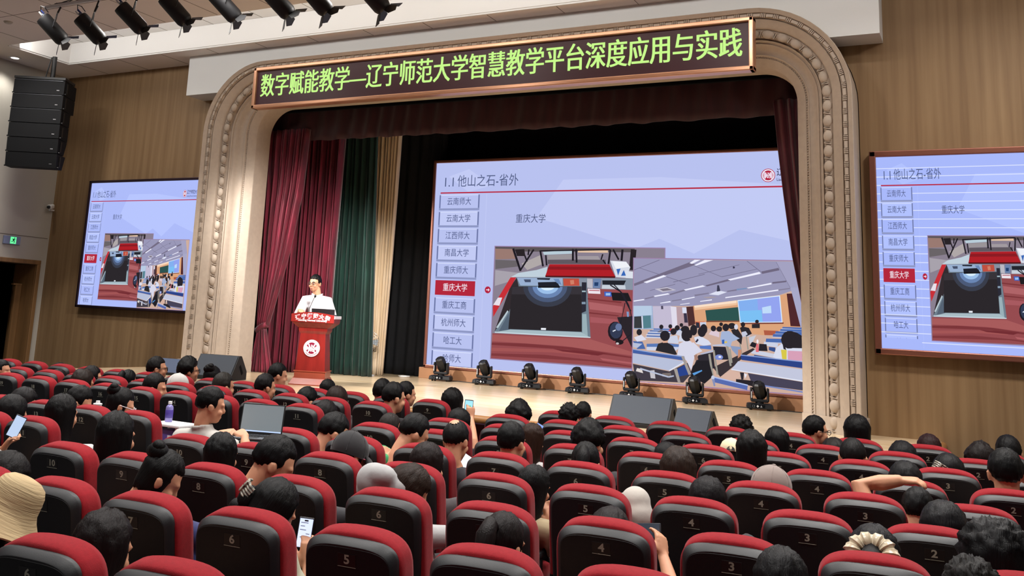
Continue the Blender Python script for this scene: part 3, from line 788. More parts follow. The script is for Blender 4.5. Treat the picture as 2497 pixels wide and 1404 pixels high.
BUTTONS = ['云南师大', '云南大学', '江西师大', '南昌大学', '重庆师大', '重庆大学', '重庆工商', '杭州师大', '哈工大', '哈师大']
def make_screen(name, label, x0, x1, z0, z1, y, tint, pale, frame, fw, lines=0):
    """x0..z1: lit area"""
    W, H = x1 - x0, z1 - z0
    cx = (x0 + x1) / 2
    t = thing(name, label, 'screen', (cx, y, z0))
    X, Y = x0 - cx, 0.0
    def pic(k=0): return Pic(W, H, X, H, -0.001 - 0.004 * k)
    # housing and frame
    mb = MB().use(BLACKP); mb.box((0, 0.05, H / 2), (W + fw, 0.09, H + fw)); mb.build('housing', t, smooth=False)
    mb = MB().use(frame)
    for sx in (-1, 1): mb.box((sx * (W / 2 + fw / 2), 0.02, H / 2), (fw, 0.10, H + 2 * fw), bevel=0.012)
    for zz in (-fw / 2, H + fw / 2): mb.box((0, 0.02, zz), (W + 2 * fw, 0.10, fw), bevel=0.012)
    mb.build('frame', t, smooth=False)
    p = pic(0)
    p.rect(0, 0, 1, 1, tint)
    p.poly([(0.37, 0.10), (0.62, 0.10), (1, 0.16), (1, 0.42), (0.72, 0.30), (0.56, 0.42), (0.30, 0.28)], pale)
    p.poly([(0.04, 0.07), (0.10, 0.035), (0.17, 0.12), (0.10, 0.15)], pale)
    p.poly([(0.62, 0.16), (0.84, 0.30), (0.70, 0.44), (0.52, 0.30)], pale)
    p.rect(0.155, 0.16, 0.1565, 0.99, pale)
    for i in range(lines):
        v = 0.06 + i * 0.045
        p.rect(0, v, 1, v + 0.004, 'dfe6ff')
    p.rect(0.0, 0.945, 0.15, 1.0, tint)
    p.build('slide', t)
    p = pic(1)
    p.text('1.1', 0.0225, 0.101, 0.066, 0.032, '4d5880')
    p.text('他山之石-省外', 0.0665, 0.099, 0.064, 0.0285, '4d5880')
    p.rect(0.0165, 0.150, 0.99, 0.1565, 'b8283f')
    p.text('重庆大学', 0.2415, 0.287, 0.046, 0.0212, '4d567c')
    p.oval(0.1705, 0.628, 0.0085, 0.0165, 'b42440'); p.poly([(0.166, 0.626), (0.172, 0.626), (0.172, 0.620), (0.176, 0.628), (0.172, 0.636), (0.172, 0.630), (0.166, 0.630)], 'f0e4f4')
    p.build('slide_lettering', t)
    # ten menu buttons
    for i, s in enumerate(BUTTONS):
        v = 0.1635 + i * 0.0851
        p = pic(1); red = i == 5
        if red:
            p.rect(0.0148, v, 0.1335, v + 0.072, 'b4283c')
        else:
            p.rect(0.0140, v, 0.1360, v + 0.078, '8f98c4'); p.rect(0.0185, v - 0.001, 0.1315, v + 0.068, pale if i % 2 else tint); p.rect(0.0185, v, 0.1315, v + 0.003, 'dde4ff')
            p.rect(0.0148, v + 0.002, 0.0178, v + 0.066, '6a74a4'); p.rect(0.132, v + 0.002, 0.135, v + 0.066, '6a74a4')
        p.text(s, 0.0745, v + 0.036, 0.041, 0.0184, 'f4e8f4' if red else '5a6490', 'CENTER', 0.004)
        b = p.build('menu_button', t)
        if red: b['label'] = 'red highlighted menu button'
    # crest and name at the top right
    p = pic(1)
    p.oval(0.8676, 0.1045, 0.0155, 0.029, 'c02848'); p.oval(0.8676, 0.1045, 0.0140, 0.0262, 'eef0ff'); p.oval(0.8676, 0.1045, 0.0115, 0.0215, 'b42440')
    for q in ([(0.860, 0.088), (0.8665, 0.103), (0.8600, 0.121), (0.8575, 0.112), (0.8575, 0.096)], [(0.8752, 0.088), (0.8687, 0.103), (0.8752, 0.121), (0.8777, 0.112), (0.8777, 0.096)]): p.poly(q, 'e6c8dc')
    p.text('LN', 0.8676, 0.099, 0.018, 0.0085, 'f4f0ff', 'CENTER', 0.02); p.text('NU', 0.8676, 0.111, 0.018, 0.0085, 'f4f0ff', 'CENTER', 0.02)
    p.text('辽宁师范大学', 0.886, 0.094, 0.034, 0.0165, '3a3a5c', 'LEFT', 0.012)
    p.text('Liaoning Normal University', 0.886, 0.124, 0.018, 0.0076, '4a4a70', 'LEFT', 0.01)
    p.build('university_crest', t)
    for nm, data, (u0, v0, u1, v1), k in (('desk_photo', DESK_PICTURE, (0.187, 0.420, 0.631, 0.9475), 1), ('classroom_photo', CLASS_PICTURE, (0.5579, 0.466, 0.954, 0.9975), 6)):
        p = Pic(W, H, X, H, -0.003 - 0.004 * k, 0.0001)
        p.rect(u0 - 0.002, v0 - 0.004, u1 + 0.002, v1 + 0.004, '9a80a8')
        p.rect(u0, v0, u1, v1, data[0][0])
        for c, s in data:
            pts = [tuple(float(q) / 2000 for q in a.split(',')) for a in s.split()]
            if nm == 'classroom_photo':      # the part hidden by the side curtain continues to the picture's edge
                pts = [(u if u < 0.915 else u + (u - 0.915) * 1.3, v) for u, v in pts]
            pts = [(min(max(u, u0), u1), min(max(v, v0), v1)) for u, v in pts]
            p.poly(pts, c)
        p.build(nm, t)
    return t
make_screen('stage_screen', 'big LED wall at the back of the stage showing a lecture slide', -9.28, -2.27, 0.94, 4.70, YM, 'b9c2f0', 'c3cbf5', COPPERD, 0.055)
make_screen('side_screen', 'smaller LED screen on the wood wall left of the stage arch', -15.36, -12.50, 1.675, 4.015, YW - 0.10, 'aebcfa', 'b8c6ff', mat('dark_frame', '3a2a34', 0.3, 0.7), 0.05)
make_screen('side_screen', 'LED screen on the wood wall right of the stage arch, cut by the right edge', -1.39, 1.48, 1.715, 4.03, YW - 0.10, 'a9b9fb', 'b2c2ff', COPPERD, 0.075, lines=22)
# step the big screen stands on
mb = MB().use(mat('screen_step', 'a87a58', 0.45, nscale=3, namt=0.12)); mb.box((-5.78, YM + 0.10, (STAGE + 0.885) / 2), (7.3, 0.22, 0.885 - STAGE), bevel=0.006)
tag(mb.build('screen_base', smooth=False), 'long tan base panel that the big stage screen stands on', 'base')

# ------------------------------------------------------------------ lit banner on the arch
bn = thing('led_banner', 'long dark maroon LED banner with yellow-green Chinese lettering above the stage', 'sign', (-6.815, 9.75, 5.095))
bw, bh = 8.21, 0.71
mb = MB().use(mat('banner_panel', '3a1c22', 0.45, emit='34161c', strength=0.2)); mb.box((0, 0.0, bh / 2), (bw - 0.1, 0.10, bh - 0.1)); mb.build('display', bn, smooth=False)
mb = MB().use(COPPER)
for sx in (-1, 1): mb.box((sx * (bw / 2 - 0.03), -0.01, bh / 2), (0.06, 0.17, bh), bevel=0.012)
for zz in (0.03, bh - 0.03): mb.box((0, -0.01, zz), (bw, 0.17, 0.06), bevel=0.012)
mb.build('frame', bn, smooth=False)
mb = MB().use(mat('banner_letters', '14180c', 0.6, emit='c6f58a', strength=1.0))
body = '数字赋能教学—辽宁师范大学智慧教学平台深度应用与实践'
em = 0.305
for dx in (-0.0065, 0.0, 0.0065):
    text_into(mb, body, 1.0, Matrix.Translation((dx, -0.054 - abs(dx) * 0.05, bh / 2 + 0.005)) @ Matrix.Rotation(PI / 2, 4, 'X') @ Matrix.Diagonal((1, 0.42, 1, 1)), sx=em, offset=0.004)
mb.build('lettering', bn, smooth=False)
# ------------------------------------------------------------------ curtains
def velvet(name, c, c2): return mat(name, c, 0.7, nscale=5, namt=0.25, col2=c2, sheen=0.2, stretch=(3, 3, 0.4))
VRED = velvet('red_velvet', '760e2a', '3e0816'); VDRED = velvet('dark_red_velvet', '3a1018', '2c0c14'); VGREEN = velvet('green_velvet', '0b382e', '06201a'); VCREAM = velvet('cream_drape', 'f0dabc', 'dcc098')
VBLACK = mat('black_cloth', '0d0e12', 0.9, nscale=6, namt=0.3)
def lerpkey(keys, t):
    for (ta, a), (tb, b) in zip(keys, keys[1:]):
        if t <= tb:
            s = (t - ta) / (tb - ta)
            return a + (b - a) * s
    return keys[-1][1]
def curtain(name, label, m, y, left, right, z0, z1, pleats, amp, seed=1, nu=None, nv=26, cat='curtain', hem=0.0, parent=None):
    """left, right: keys (t from top 0 to bottom 1, x)"""
    r = random.Random(seed); ph = [r.random() * 6 for _ in range(4)]; nu = nu or pleats * 9
    cx = (left[0][1] + right[0][1]) / 2
    def fn(u, v):
        t = v; xl, xr = lerpkey(left, t), lerpkey(right, t)
        uu = u + 0.012 * math.sin(u * 17 + ph[0]) + 0.006 * math.sin(v * 3 + ph[3])
        a = uu * pleats * 2 * PI
        wob = math.sin(a + 0.5 * math.sin(uu * 11 + ph[1])) + 0.45 * math.sin(a * 0.53 + ph[2])
        w0 = max(0.25, min(1.3, (xr - xl) / max(0.01, right[0][1] - left[0][1])))
        z = z1 + (z0 - z1) * t + (hem * math.sin(a * 0.5 + ph[1]) * 0.5 if t > 0.97 else 0)
        return Vector((xl + (xr - xl) * u - cx, amp * wob * (0.55 + 0.45 * w0), z - z0))
    mb = MB().use(m); mb.grid(fn, nu, nv)
    o = mb.build(name, parent, ang=80)
    if parent is None:
        o.location = (cx, y, z0); tag(o, label, cat)
    md = o.modifiers.new('thick', 'SOLIDIFY'); md.thickness = 0.008
    return o
curtain('stage_valance', 'dark red valance hanging across the top of the stage opening', VDRED, 11.05, [(0, -11.75), (1, -11.75)], [(0, -1.95), (1, -1.95)], 4.79, 5.75, 30, 0.022, 3, nv=8, hem=0.02, nu=600)
# tied front curtain: upper sweep, band and skirt
tc = thing('tied_curtain', 'red velvet stage curtain gathered by a tie band behind the left pillar', 'curtain', (-11.4, 11.0, STAGE))
o = curtain('upper_drape', None, VRED, 0, [(0, -11.62), (0.5, -11.56), (0.8, -11.49), (1, -11.47)], [(0, -10.68), (0.3, -10.74), (0.62, -10.93), (0.86, -11.14), (1, -11.27)], 1.46, 5.0, 12, 0.055, 5, parent=tc)
o.location = (11.4 - 11.15, 0, 1.46 - STAGE)
o = curtain('lower_drape', None, VRED, 0, [(0, -11.46), (0.3, -11.50), (1, -11.60)], [(0, -11.27), (0.3, -11.21), (1, -11.05)], STAGE + 0.005, 1.44, 8, 0.03, 8, nv=14, parent=tc)
o.location = (11.4 - 11.365, 0, 0.005)
mb = MB().use(VRED); mb.tube([(-0.085, 0, 0.70), (-0.02, 0, 0.745), (0.05, 0, 0.79), (0.14, 0, 0.83)], [(0.05, 0.06), (0.085, 0.06), (0.085, 0.06), (0.05, 0.06)], 14)
mb.build('tie_band', tc)
curtain('rear_red_curtain', 'straight red velvet curtain hanging behind the lectern', VRED, 11.7, [(0, -11.9), (1, -11.9)], [(0, -10.38), (1, -10.42)], STAGE + 0.005, 5.3, 15, 0.085, 11)
curtain('green_curtain', 'dark green velvet curtain between the red and the cream drapes', VGREEN, 12.3, [(0, -10.95), (1, -10.95)], [(0, -10.06), (1, -9.87)], STAGE + 0.005, 5.5, 11, 0.07, 13)
curtain('cream_curtain', 'narrow cream drape beside the green velvet curtain', VCREAM, 12.9, [(0, -10.6), (1, -10.42)], [(0, -9.88), (0.6, -9.93), (1, -9.99)], STAGE + 0.005, 5.7, 9, 0.055, 17)
curtain('black_leg_curtain', 'black side curtain between the cream drape and the big screen', VBLACK, 13.55, [(0, -11.2), (1, -11.2)], [(0, -9.2), (1, -9.35)], STAGE + 0.005, 6.0, 8, 0.04, 19)
curtain('black_backdrop', 'black cloth hanging above and behind the big screen', VBLACK, 14.0, [(0, -11.0), (1, -11.0)], [(0, -0.3), (1, -0.3)], STAGE + 0.01, 7.0, 12, 0.02, 23)
curtain('right_red_curtain', 'dark red curtain swept behind the right pillar', velvet('maroon_velvet', '5a1424', '40101c'), 11.0, [(0, -2.71), (0.155, -2.66), (0.315, -2.59), (0.49, -2.50), (0.64, -2.387), (0.72, -2.337), (1, -2.28)], [(0, -1.6), (1, -1.75)], STAGE + 0.005, 5.0, 9, 0.04, 29)

# ------------------------------------------------------------------ lectern
LX, LY = -9.235, 9.66
lec = thing('lectern', 'red-brown wooden lectern with white-edged lettering and a round crest', 'lectern', (LX, LY, STAGE), math.radians(24))
def ring(w, d, z, dy=0.0): return [Vector((-w / 2, -d / 2 + dy, z)), Vector((w / 2, -d / 2 + dy, z)), Vector((w / 2, d / 2 + dy, z)), Vector((-w / 2, d / 2 + dy, z))]
mb = MB().use(REDW2); mb.loft([ring(.60, .52, 0), ring(.60, .52, .015), ring(.50, .44, .10), ring(.50, .44, .11)]); mb.box((0, 0, .15), (.475, .42, .10), bevel=.006); mb.box((0, 0, .205), (.50, .44, .014)); mb.build('base', lec, smooth=False)
mb = MB().use(REDW); mb.loft([ring(.455, .40, .21), ring(.385, .34, .76)]); mb.build('column', lec, smooth=False)
mb = MB().use(REDW); mb.loft([ring(.39, .34, .76), ring(.44, .38, .80), ring(.445, .385, .845), ring(.47, .40, .85)]); mb.build('neck', lec, smooth=False)
mb = MB().use(REDW); mb.loft([ring(.47, .40, .85), ring(.63, .52, .92), ring(.64, .53, .94)]); 
mb.loft([ring(.64, .53, .94), ring(.66, .54, 1.03, 0.0)])
poly = [(-0.33, -0.275, .93)] + [(-0.33 + .66 * i / 12, -0.275, 1.045 + .035 * math.sin(PI * i / 12)) for i in range(13)] + [(0.33, -0.275, .93)]
mb.prism(poly, (0, .03, 0)); mb.build('top_box', lec, smooth=False)
mb = MB().use(mat('lectern_screen_glow', 'd8d4dc', 0.4)); mb.box((0.334, 0.0, 1.015), (0.012, 0.54, 0.045), bevel=.003); mb.build('side_glow', lec, smooth=False)['label'] = 'pale screen light painted on the side'  # pale slab: the big screen's light on the lectern side, put into colour
mb = MB().use(mat('letter_red', 'd8303c', 0.4))
WL = mat('letter_white', 'f2e8ec', 0.4, emit='f2e8ec', strength=0.12)
chars = '辽宁师范大学'
for m, dy, off in ((WL, -0.277, 0.035), (MATS['letter_red'], -0.2785, -0.004)):
    mb.use(m)
    for i, ch in enumerate(chars):
        t = (i - 2.5) / 2.5
        text_into(mb, ch, 0.078, Matrix.Translation((t * 0.225, dy, 1.018 - 0.028 * t * t)) @ Matrix.Rotation(-0.35 * -t, 4, 'Y') @ Matrix.Rotation(PI / 2, 4, 'X'), offset=off * 0.12)
mb.use(WL); text_into(mb, 'Liaoning Normal University', 0.040, Matrix.Translation((0, -0.279, 0.957)) @ Matrix.Rotation(PI / 2, 4, 'X'), offset=0.0012)
mb.build('lettering', lec, smooth=False)
crest = MB().use(WL)
cy, cz = -0.192, 0.545
Mc = Matrix.Translation((0, cy, cz)) @ Matrix.Rotation(PI / 2 - 0.055, 4, 'X')
crest.lathe([(0.0005, -.004), (.126, -.004), (.126, .003), (.0005, .003)], (0, 0, 0), 36)
crest.use(mat('crest_maroon', '8a1c3c', 0.4))
def flat(pts, z): crest.face([Vector((x, y, z)) for x, y in pts])
flat([(.085 * math.cos(2 * PI * i / 32), .085 * math.sin(2 * PI * i / 32)) for i in range(32)], .0035)
crest.use(WL)
for s in (1, -1):
    flat([(.050, s * .080), (.066, s * .066), (.030, s * .004), (.010, s * .004)], .004); flat([(-.050, s * .080), (-.066, s * .066), (-.030, s * .004), (-.010, s * .004)], .004)
    flat([(s * .085, .022), (s * .078, .034), (s * .04, .006), (s * .04, -.006), (s * .078, -.034), (s * .085, -.022)], .0038)
text_into(crest, 'LN', 0.070, Matrix.Translation((0, .024, .0046)), offset=.003); text_into(crest, 'NU', 0.070, Matrix.Translation((0, -.028, .0046)), offset=.003)
crest.use(MATS['crest_maroon'])
for i in range(12):
    a = -PI / 2 + (i - 5.5) * 0.16; crest.box((.105 * math.cos(a), .105 * math.sin(a), .004), (.012, .009, .002), Matrix.Rotation(a + PI / 2, 3, 'Z'))
crest.move(Mc); o = crest.build('crest', lec, smooth=False); o['label'] = 'round white and maroon crest'
mic = thing('gooseneck_microphone', 'thin gooseneck microphone standing on the lectern', 'microphone', (LX - .10, LY - .09, STAGE + 1.033), math.radians(24))
mb = MB().use(BLACKM); mb.lathe([(.0005, 0), (.04, 0), (.035, .012), (.0005, .014)], n=16); mb.build('base', mic)
mb = MB().use(mat('mic_stem', '8a8a90', .3, .8)); mb.tube([(0, 0, .01), (.015, 0, .10), (.05, -.01, .19), (.09, -.02, .28)], .006, 8); mb.build('stem', mic)
mb = MB().use(BLACKM); mb.ball((.098, -.024, .292), (.018, .018, .025), None, 12, 8); mb.build('head', mic)['label'] = 'dark microphone head'
nb = thing('notebook_computer', 'closed black slab of a computer lying on the lectern top', 'computer', (LX + .05, LY + .13, STAGE + 1.033), math.radians(24))
mb = MB().use(BLACKP); mb.box((0, 0, .012), (.36, .22, .022), bevel=.004); mb.build('keyboard_base', nb, smooth=False)
mb = MB().use(BLACKP); mb.box((0, -.10, .055), (.36, .016, .10), Matrix.Rotation(.18, 3, 'X'), bevel=.004); mb.build('lid', nb, smooth=False)

# ------------------------------------------------------------------ moving head lights along the screen
def make_mover():
    t = thing('moving_head_light', 'moving head', 'stage light', (0, 0, 0), 0, 'moving head lights along the foot of the big screen')
    mb = MB().use(BLACKP); mb.loft([ring(.36, .26, .02), ring(.38, .28, .035), ring(.36, .26, .085), ring(.30, .20, .098)])
    for sx in (-1, 1):
        for sy in (-1, 1): mb.cyl((sx * .13, sy * .09, 0), (sx * .13, sy * .09, .025), .018, n=10)
    mb.build('base', t, smooth=False)
    mb = MB().use(BLACKD); mb.box((-.03, -.1385, .06), (.19, .004, .046)); mb.use(mat('grey_mark', '8c9096', .5))
    for a, b, c, d in ((-.11, -.075, .045, .048), (-.11, -.075, .072, .075), (-.11, -.107, .045, .075), (-.078, -.075, .045, .075)): mb.box(((a + b) / 2, -.1405, (c + d) / 2), (b - a, .004, d - c))
    mb.use(WHITE); mb.box((-.035, -.1405, .06), (.034, .004, .011)); mb.box((-.035, -.1405, .06), (.011, .004, .034)); mb.use(MATS['grey_mark']); mb.prism([(.0, -.1395, .046), (.03, -.1395, .046), (.015, -.1395, .076)], (0, -.003, 0))
    mb.build('control_panel', t, smooth=False)['label'] = 'control panel with white cross of buttons'
    mb = MB().use(BLACKP); mb.cyl((0, 0, .095), (0, 0, .12), .06, n=20); mb.box((0, 0, .135), (.25, .13, .045), bevel=.014)
    for s in (-1, 1): mb.box((s * .118, 0, .225), (.032, .13, .20), bevel=.014)
    mb.build('yoke', t, smooth=False)
    mb = MB().use(WHITE); mb.box((-.118, -.067, .22), (.010, .003, .095)); mb.build('yoke_strip', t, smooth=False)['label'] = 'thin white strip'
    hd = MB().use(BLACKM); M = Matrix.Rotation(math.radians(28), 3, 'X') @ Matrix.Rotation(math.radians(-12), 3, 'Y')
    hd.lathe([(.03, -.13), (.075, -.12), (.092, -.06), (.096, .04), (.085, .11), (.06, .13), (.055, .12)], n=8, M=M, c=(0, 0, .29)); hd.build('lamp_head', t, ang=25)
    return t
mov = make_mover()
ords = ['leftmost', 'second', 'third', 'fourth, middle', 'fifth', 'sixth', 'rightmost']
MX = [-8.78, -7.92, -7.06, -6.20, -5.285, -4.27, -3.30]
for i, x in enumerate(MX):
    o = mov if i == 0 else copy_tree(mov)
    o.location = (x, 12.92, STAGE); o.rotation_euler = (0, 0, math.radians(14 + (i % 3) * 2))
    o['label'] = ('%s of seven black moving head lights at the foot of the big screen' % ords[i]) if i in (0, 6) else '%s from the left of seven black moving head lights before the big screen' % ords[i].split(',')[0]
mb = MB().use(BLACKM)
pts = []
for i in range(80):
    t = i / 79; x = -8.9 + 6.6 * t; pts.append((x, 13.08 + 0.012 * math.sin(t * 40) , STAGE + .008))
mb.tube(pts, .007, 6); tag(mb.build('power_cable'), 'thin black power cable along the foot of the screen base', 'cable')

# ------------------------------------------------------------------ wedge speakers
def wedge(label, loc, rot, w, h, d, grille):
    t = thing('wedge_speaker', label, 'speaker', loc, rot, 'wedge speakers on the stage front')
    prof = [(-d / 2, 0.0), (d / 2, 0.0), (d / 2, h * .35), (d * .10, h), (-d * .05, h), (-d / 2, h * .12)]
    mb = MB().use(BLACKP); mb.prism([(-w / 2, y, z) for y, z in prof], (w, 0, 0)); mb.build('cabinet', t, smooth=False)
    a, b = Vector((0, -d / 2, h * .12)), Vector((0, -d * .05, h)); n = Vector((0, -(b.z - a.z), (b.y - a.y))).normalized()
    mb = MB().use(grille); c = (a + b) / 2 + n * .006; ang = math.atan2(b.z - a.z, b.y - a.y)
    mb.box(c, (w * .94, (b - a).length * .94, .012), Matrix.Rotation(ang, 3, 'X')); mb.build('grille', t, smooth=False)
    mb = MB().use(BLACKD); mb.box((w / 2 + .001, d * .12, h * .42), (.01, .16, .05), Matrix.Rotation(-.9, 3, 'X'), bevel=.004); mb.build('handle', t, smooth=False)
    return t
wedge('large grey-fronted wedge speaker on the stage left of the pillar foot', (-10.52, 9.02, STAGE), math.radians(14), .66, .36, .52, GREYGR)
wedge('smaller bluish wedge speaker at the far left stage edge', (-11.36, 9.0, STAGE), math.radians(10), .62, .24, .42, mat('blue_grille', '4a5670', .7))
wedge('large grey-fronted wedge speaker at the right front of the stage', (-3.77, 8.62, STAGE), math.radians(2), .70, .33, .50, GREYGR)
wedge('smaller dark wedge speaker right of the large grey one, beyond a head', (-3.13, 8.45, STAGE), math.radians(-6), .40, .25, .36, mat('dark_grille', '343a44', .7))

# ------------------------------------------------------------------ floor fan between the curtains
fan = thing('floor_fan', 'silver floor fan half hidden between the green and cream curtains', 'fan', (-10.16, 12.60, STAGE), math.radians(35))
mb = MB().use(WHITE); mb.lathe([(.0005, 0), (.15, 0), (.15, .015), (.03, .03), (.02, .035), (.02, .42), (.0005, .42)], n=20); mb.build('stand', fan)
mb = MB().use(mat('chrome', 'c8ccd2', .25, .9))
for r in (.20, .16, .12, .08, .04): 
    for yy in (-.05,): mb.tube([(r * math.cos(2 * PI * i / 24), yy - (.2 - r) * .15, .60 + r * math.sin(2 * PI * i / 24)) for i in range(25)], .0035, 5, cap=False)
for i in range(16): mb.tube([(0, -.085, .60), (.2 * math.cos(2 * PI * i / 16), -.05, .60 + .2 * math.sin(2 * PI * i / 16)), (.2 * math.cos(2 * PI * i / 16), .03, .60 + .2 * math.sin(2 * PI * i / 16))], .0025, 4)
mb.build('cage', fan)
mb = MB().use(mat('fan_blade', 'a8b4bc', .3))
for i in range(4):
    a = i * PI / 2; M = Matrix.Rotation(a, 3, 'Y')
    mb.loft([[M @ Vector(p) + Vector((0, -.02, .60)) for p in q] for q in ([(.02, -.01, -.02), (.17, .012, -.06), (.18, .012, .05), (.02, -.01, .03)], [(.02, -.004, -.02), (.17, .018, -.06), (.18, .018, .05), (.02, -.004, .03)])])
mb.build('blades', fan)
mb = MB().use(BLACKM); mb.cyl((0, 0, .60), (0, .10, .60), .05, n=14); mb.build('motor', fan)
mb = MB().use(WHITE); mb.tube([(.10 * math.cos(2 * PI * i / 20), .10 * math.sin(2 * PI * i / 20), .012 + .004 * (i % 3)) for i in range(64)], .008, 5)
o = mb.build('cable_coil', None, (-9.62, 13.05, STAGE)); tag(o, 'small coil of white cable on the stage by the black side curtain', 'cable')

# ------------------------------------------------------------------ spotlights on the ceiling pipe
pipe = thing('lighting_pipe', 'white pipe under the ceiling that carries the black spotlights', 'pipe', (-7.0, 6.6, 6.10))
mb = MB().use(WHITE); mb.cyl((-5.5, 0, 0), (7.0, 0, 0), .028, n=14); mb.build('tube', pipe)
for x in (-4.6, -1.5, 1.5, 4.6):
    mb = MB().use(WHITE); mb.cyl((x, 0, .02), (x, 0, CEIL - 6.10), .012, n=8); mb.build('hanger', pipe)
mb = MB().use(BLACKM)
for s in range(3):
    mb.tube([(-5.3 + i * .22, .03 * math.sin(i * 1.7 + s), .035 + .02 * math.sin(i * 2.3 + s * 2)) for i in range(50)], .006, 5)
mb.build('cable_run', pipe)
def make_spot():
    t = thing('stage_spotlight', 'spot', 'spotlight', (0, 0, 0), 0, 'black spotlights on the ceiling pipe')
    mb = MB().use(BLACKM); mb.lathe([(.03, -.24), (.105, -.235), (.112, -.20), (.112, .17), (.098, .21), (.085, .225), (.080, .215)], n=20); mb.build('barrel', t)
    mb = MB().use(mat('lens_glass', '2a2c30', .1)); mb.lathe([(.0005, .20), (.08, .20), (.0005, .21)], n=20); mb.build('lens', t)
    for k in range(4):
        a = k * PI / 2; M = Matrix.Rotation(a, 3, 'Z')
        mb = MB().use(BLACKM); q = [(-.05, .088, .222), (.05, .088, .222), (.078, .185, .285), (.0, .235, .315), (-.078, .185, .285)] if k % 2 else [(-.05, .088, .222), (.05, .088, .222), (.07, .205, .31), (-.07, .205, .31)]
        mb.loft([[M @ Vector(p) for p in q], [M @ (Vector(p) + Vector((0, .006, -.003))) for p in q]]); mb.build('barn_door', t, smooth=False)
    mb = MB().use(mat('connector', '7a828c', .4, .3)); mb.box((.05, .05, -.26), (.07, .05, .06), bevel=.006); mb.use(mat('blue_plug', '2c3c78', .5)); mb.cyl((.02, .06, -.28), (.02, .06, -.34), .014, n=8)
    mb.use(WHITE); mb.cyl((.06, .03, -.27), (.06, .03, -.35), .012, n=8); mb.use(BLACKM); mb.tube([(.02, .06, -.34), (.0, .10, -.39), (-.05, .12, -.33), (-.04, .11, -.24)], .007, 6); mb.build('connector', t)
    return t
sp = make_spot()
SPX = [-12.25, -11.43, -10.60, -9.77, -8.87, -7.98, -7.38, -6.54]
SPZ = [5.72, 5.64, 5.71, 5.74, 5.69, 5.64, 5.62, 5.55]
nm = ['first', 'second', 'third', 'fourth', 'fifth', 'sixth', 'seventh', 'eighth']
for i, x in enumerate(SPX):
    o = sp if i == 0 else copy_tree(sp)
    o.location = (x, 6.6, SPZ[i])
    ay_, az_ = math.radians(144), math.radians(28 - i * 2)
    d = Vector((0.50 + 0.03 * (i % 3), 0.62, -0.74)).normalized()
    o.rotation_euler = d.to_track_quat('Z', 'Y').to_euler()
    o['label'] = '%s black barn-door spotlight from the left under the ceiling' % nm[i]
    mb = MB().use(BLACKM)
    top = Vector((x + .10, 6.6, 6.068)) - o.location; 
    Mi = o.rotation_euler.to_matrix().inverted()
    s = Mi @ Vector((.10, 0, .0)); side = Vector((1, 0, 0))
    a1, a2 = Vector((.118, 0, -.02)), Vector((-.118, 0, -.02)); tp = Mi @ top
    up = (tp.normalized()) * .20
    mb.tube([a1, a1 + up, (a1 + a2) / 2 + up * 1.25, a2 + up, a2], [(.012, .006)] * 5, 8); mb.tube([(a1 + a2) / 2 + up * 1.25, tp], .014, 8)
    mb.build('yoke', o)

# ------------------------------------------------------------------ line array at the left
la = thing('line_array_speaker', 'black line array of stacked speaker cabinets hanging in the left corner', 'speaker', (-15.46, 9.05, 4.10), math.radians(30))
LH = 1.64
for i in range(6):
    z0 = LH * (5 - i) / 6; h = LH / 6
    mb = MB().use(mat('array_black', '0d0e11', .7, spec=.25)); tilt = [0.0, 0.0, 0.012, 0.03, 0.06, 0.09][i]; dep = .58 if i < 2 else .44
    yo = [-.02, -.02, -.015, 0.0, .025, .055][i]
    poly = [(-.24 + yo, 0.006), (-.24 + yo - tilt * .3, h - .006), (dep - .24, h - .006), (dep - .24 - (.10 if i > 3 else 0), 0.006)]
    mb.prism([(-.47, y, z0 + z) for y, z in poly], (.94, 0, 0)); 
    c = mb.build('cabinet', la, smooth=False)
    mb = MB().use(mat('trim_grey', '4a4c50', .4, .5)); mb.box((0, -.243 + yo, z0 + h - .012), (.88, .008, .010)); mb.build('grille_rail', c, smooth=False)
    mb = MB().use(mat('badge', '9a9a9e', .4)); mb.box((.36, -.245 + yo, z0 + h * .3), (.05, .006, .014)); mb.build('badge', c, smooth=False)
    for s in (-1, 1):
        mb = MB().use(BLACKM); mb.box((s * .477, -.12 + yo, z0 + h * .5), (.018, .06, h * .7), bevel=.004); mb.cyl((s * .47, -.20 + yo, z0 + .02), (s * .50, -.20 + yo, z0 + .02), .014, n=8); mb.build('rigging_plate', c, smooth=False)
mb = MB().use(BLACKM); mb.box((0, -.02, LH + .03), (.96, .50, .05), bevel=.006); mb.build('top_frame', la, smooth=False)
mb = MB().use(BLACKM); mb.cyl((.12, 0, LH + .05), (.12, 0, CEIL - 4.10), .045, n=10); mb.tube([(-.02, 0, LH + .05), (.06, 0, CEIL - 4.11)], .012, 6); mb.build('hanger', la)
mb = MB().use(WHITE); mb.box((.02, -.05, LH + .075), (.09, .05, .03), bevel=.006); mb.build('shackle', la)

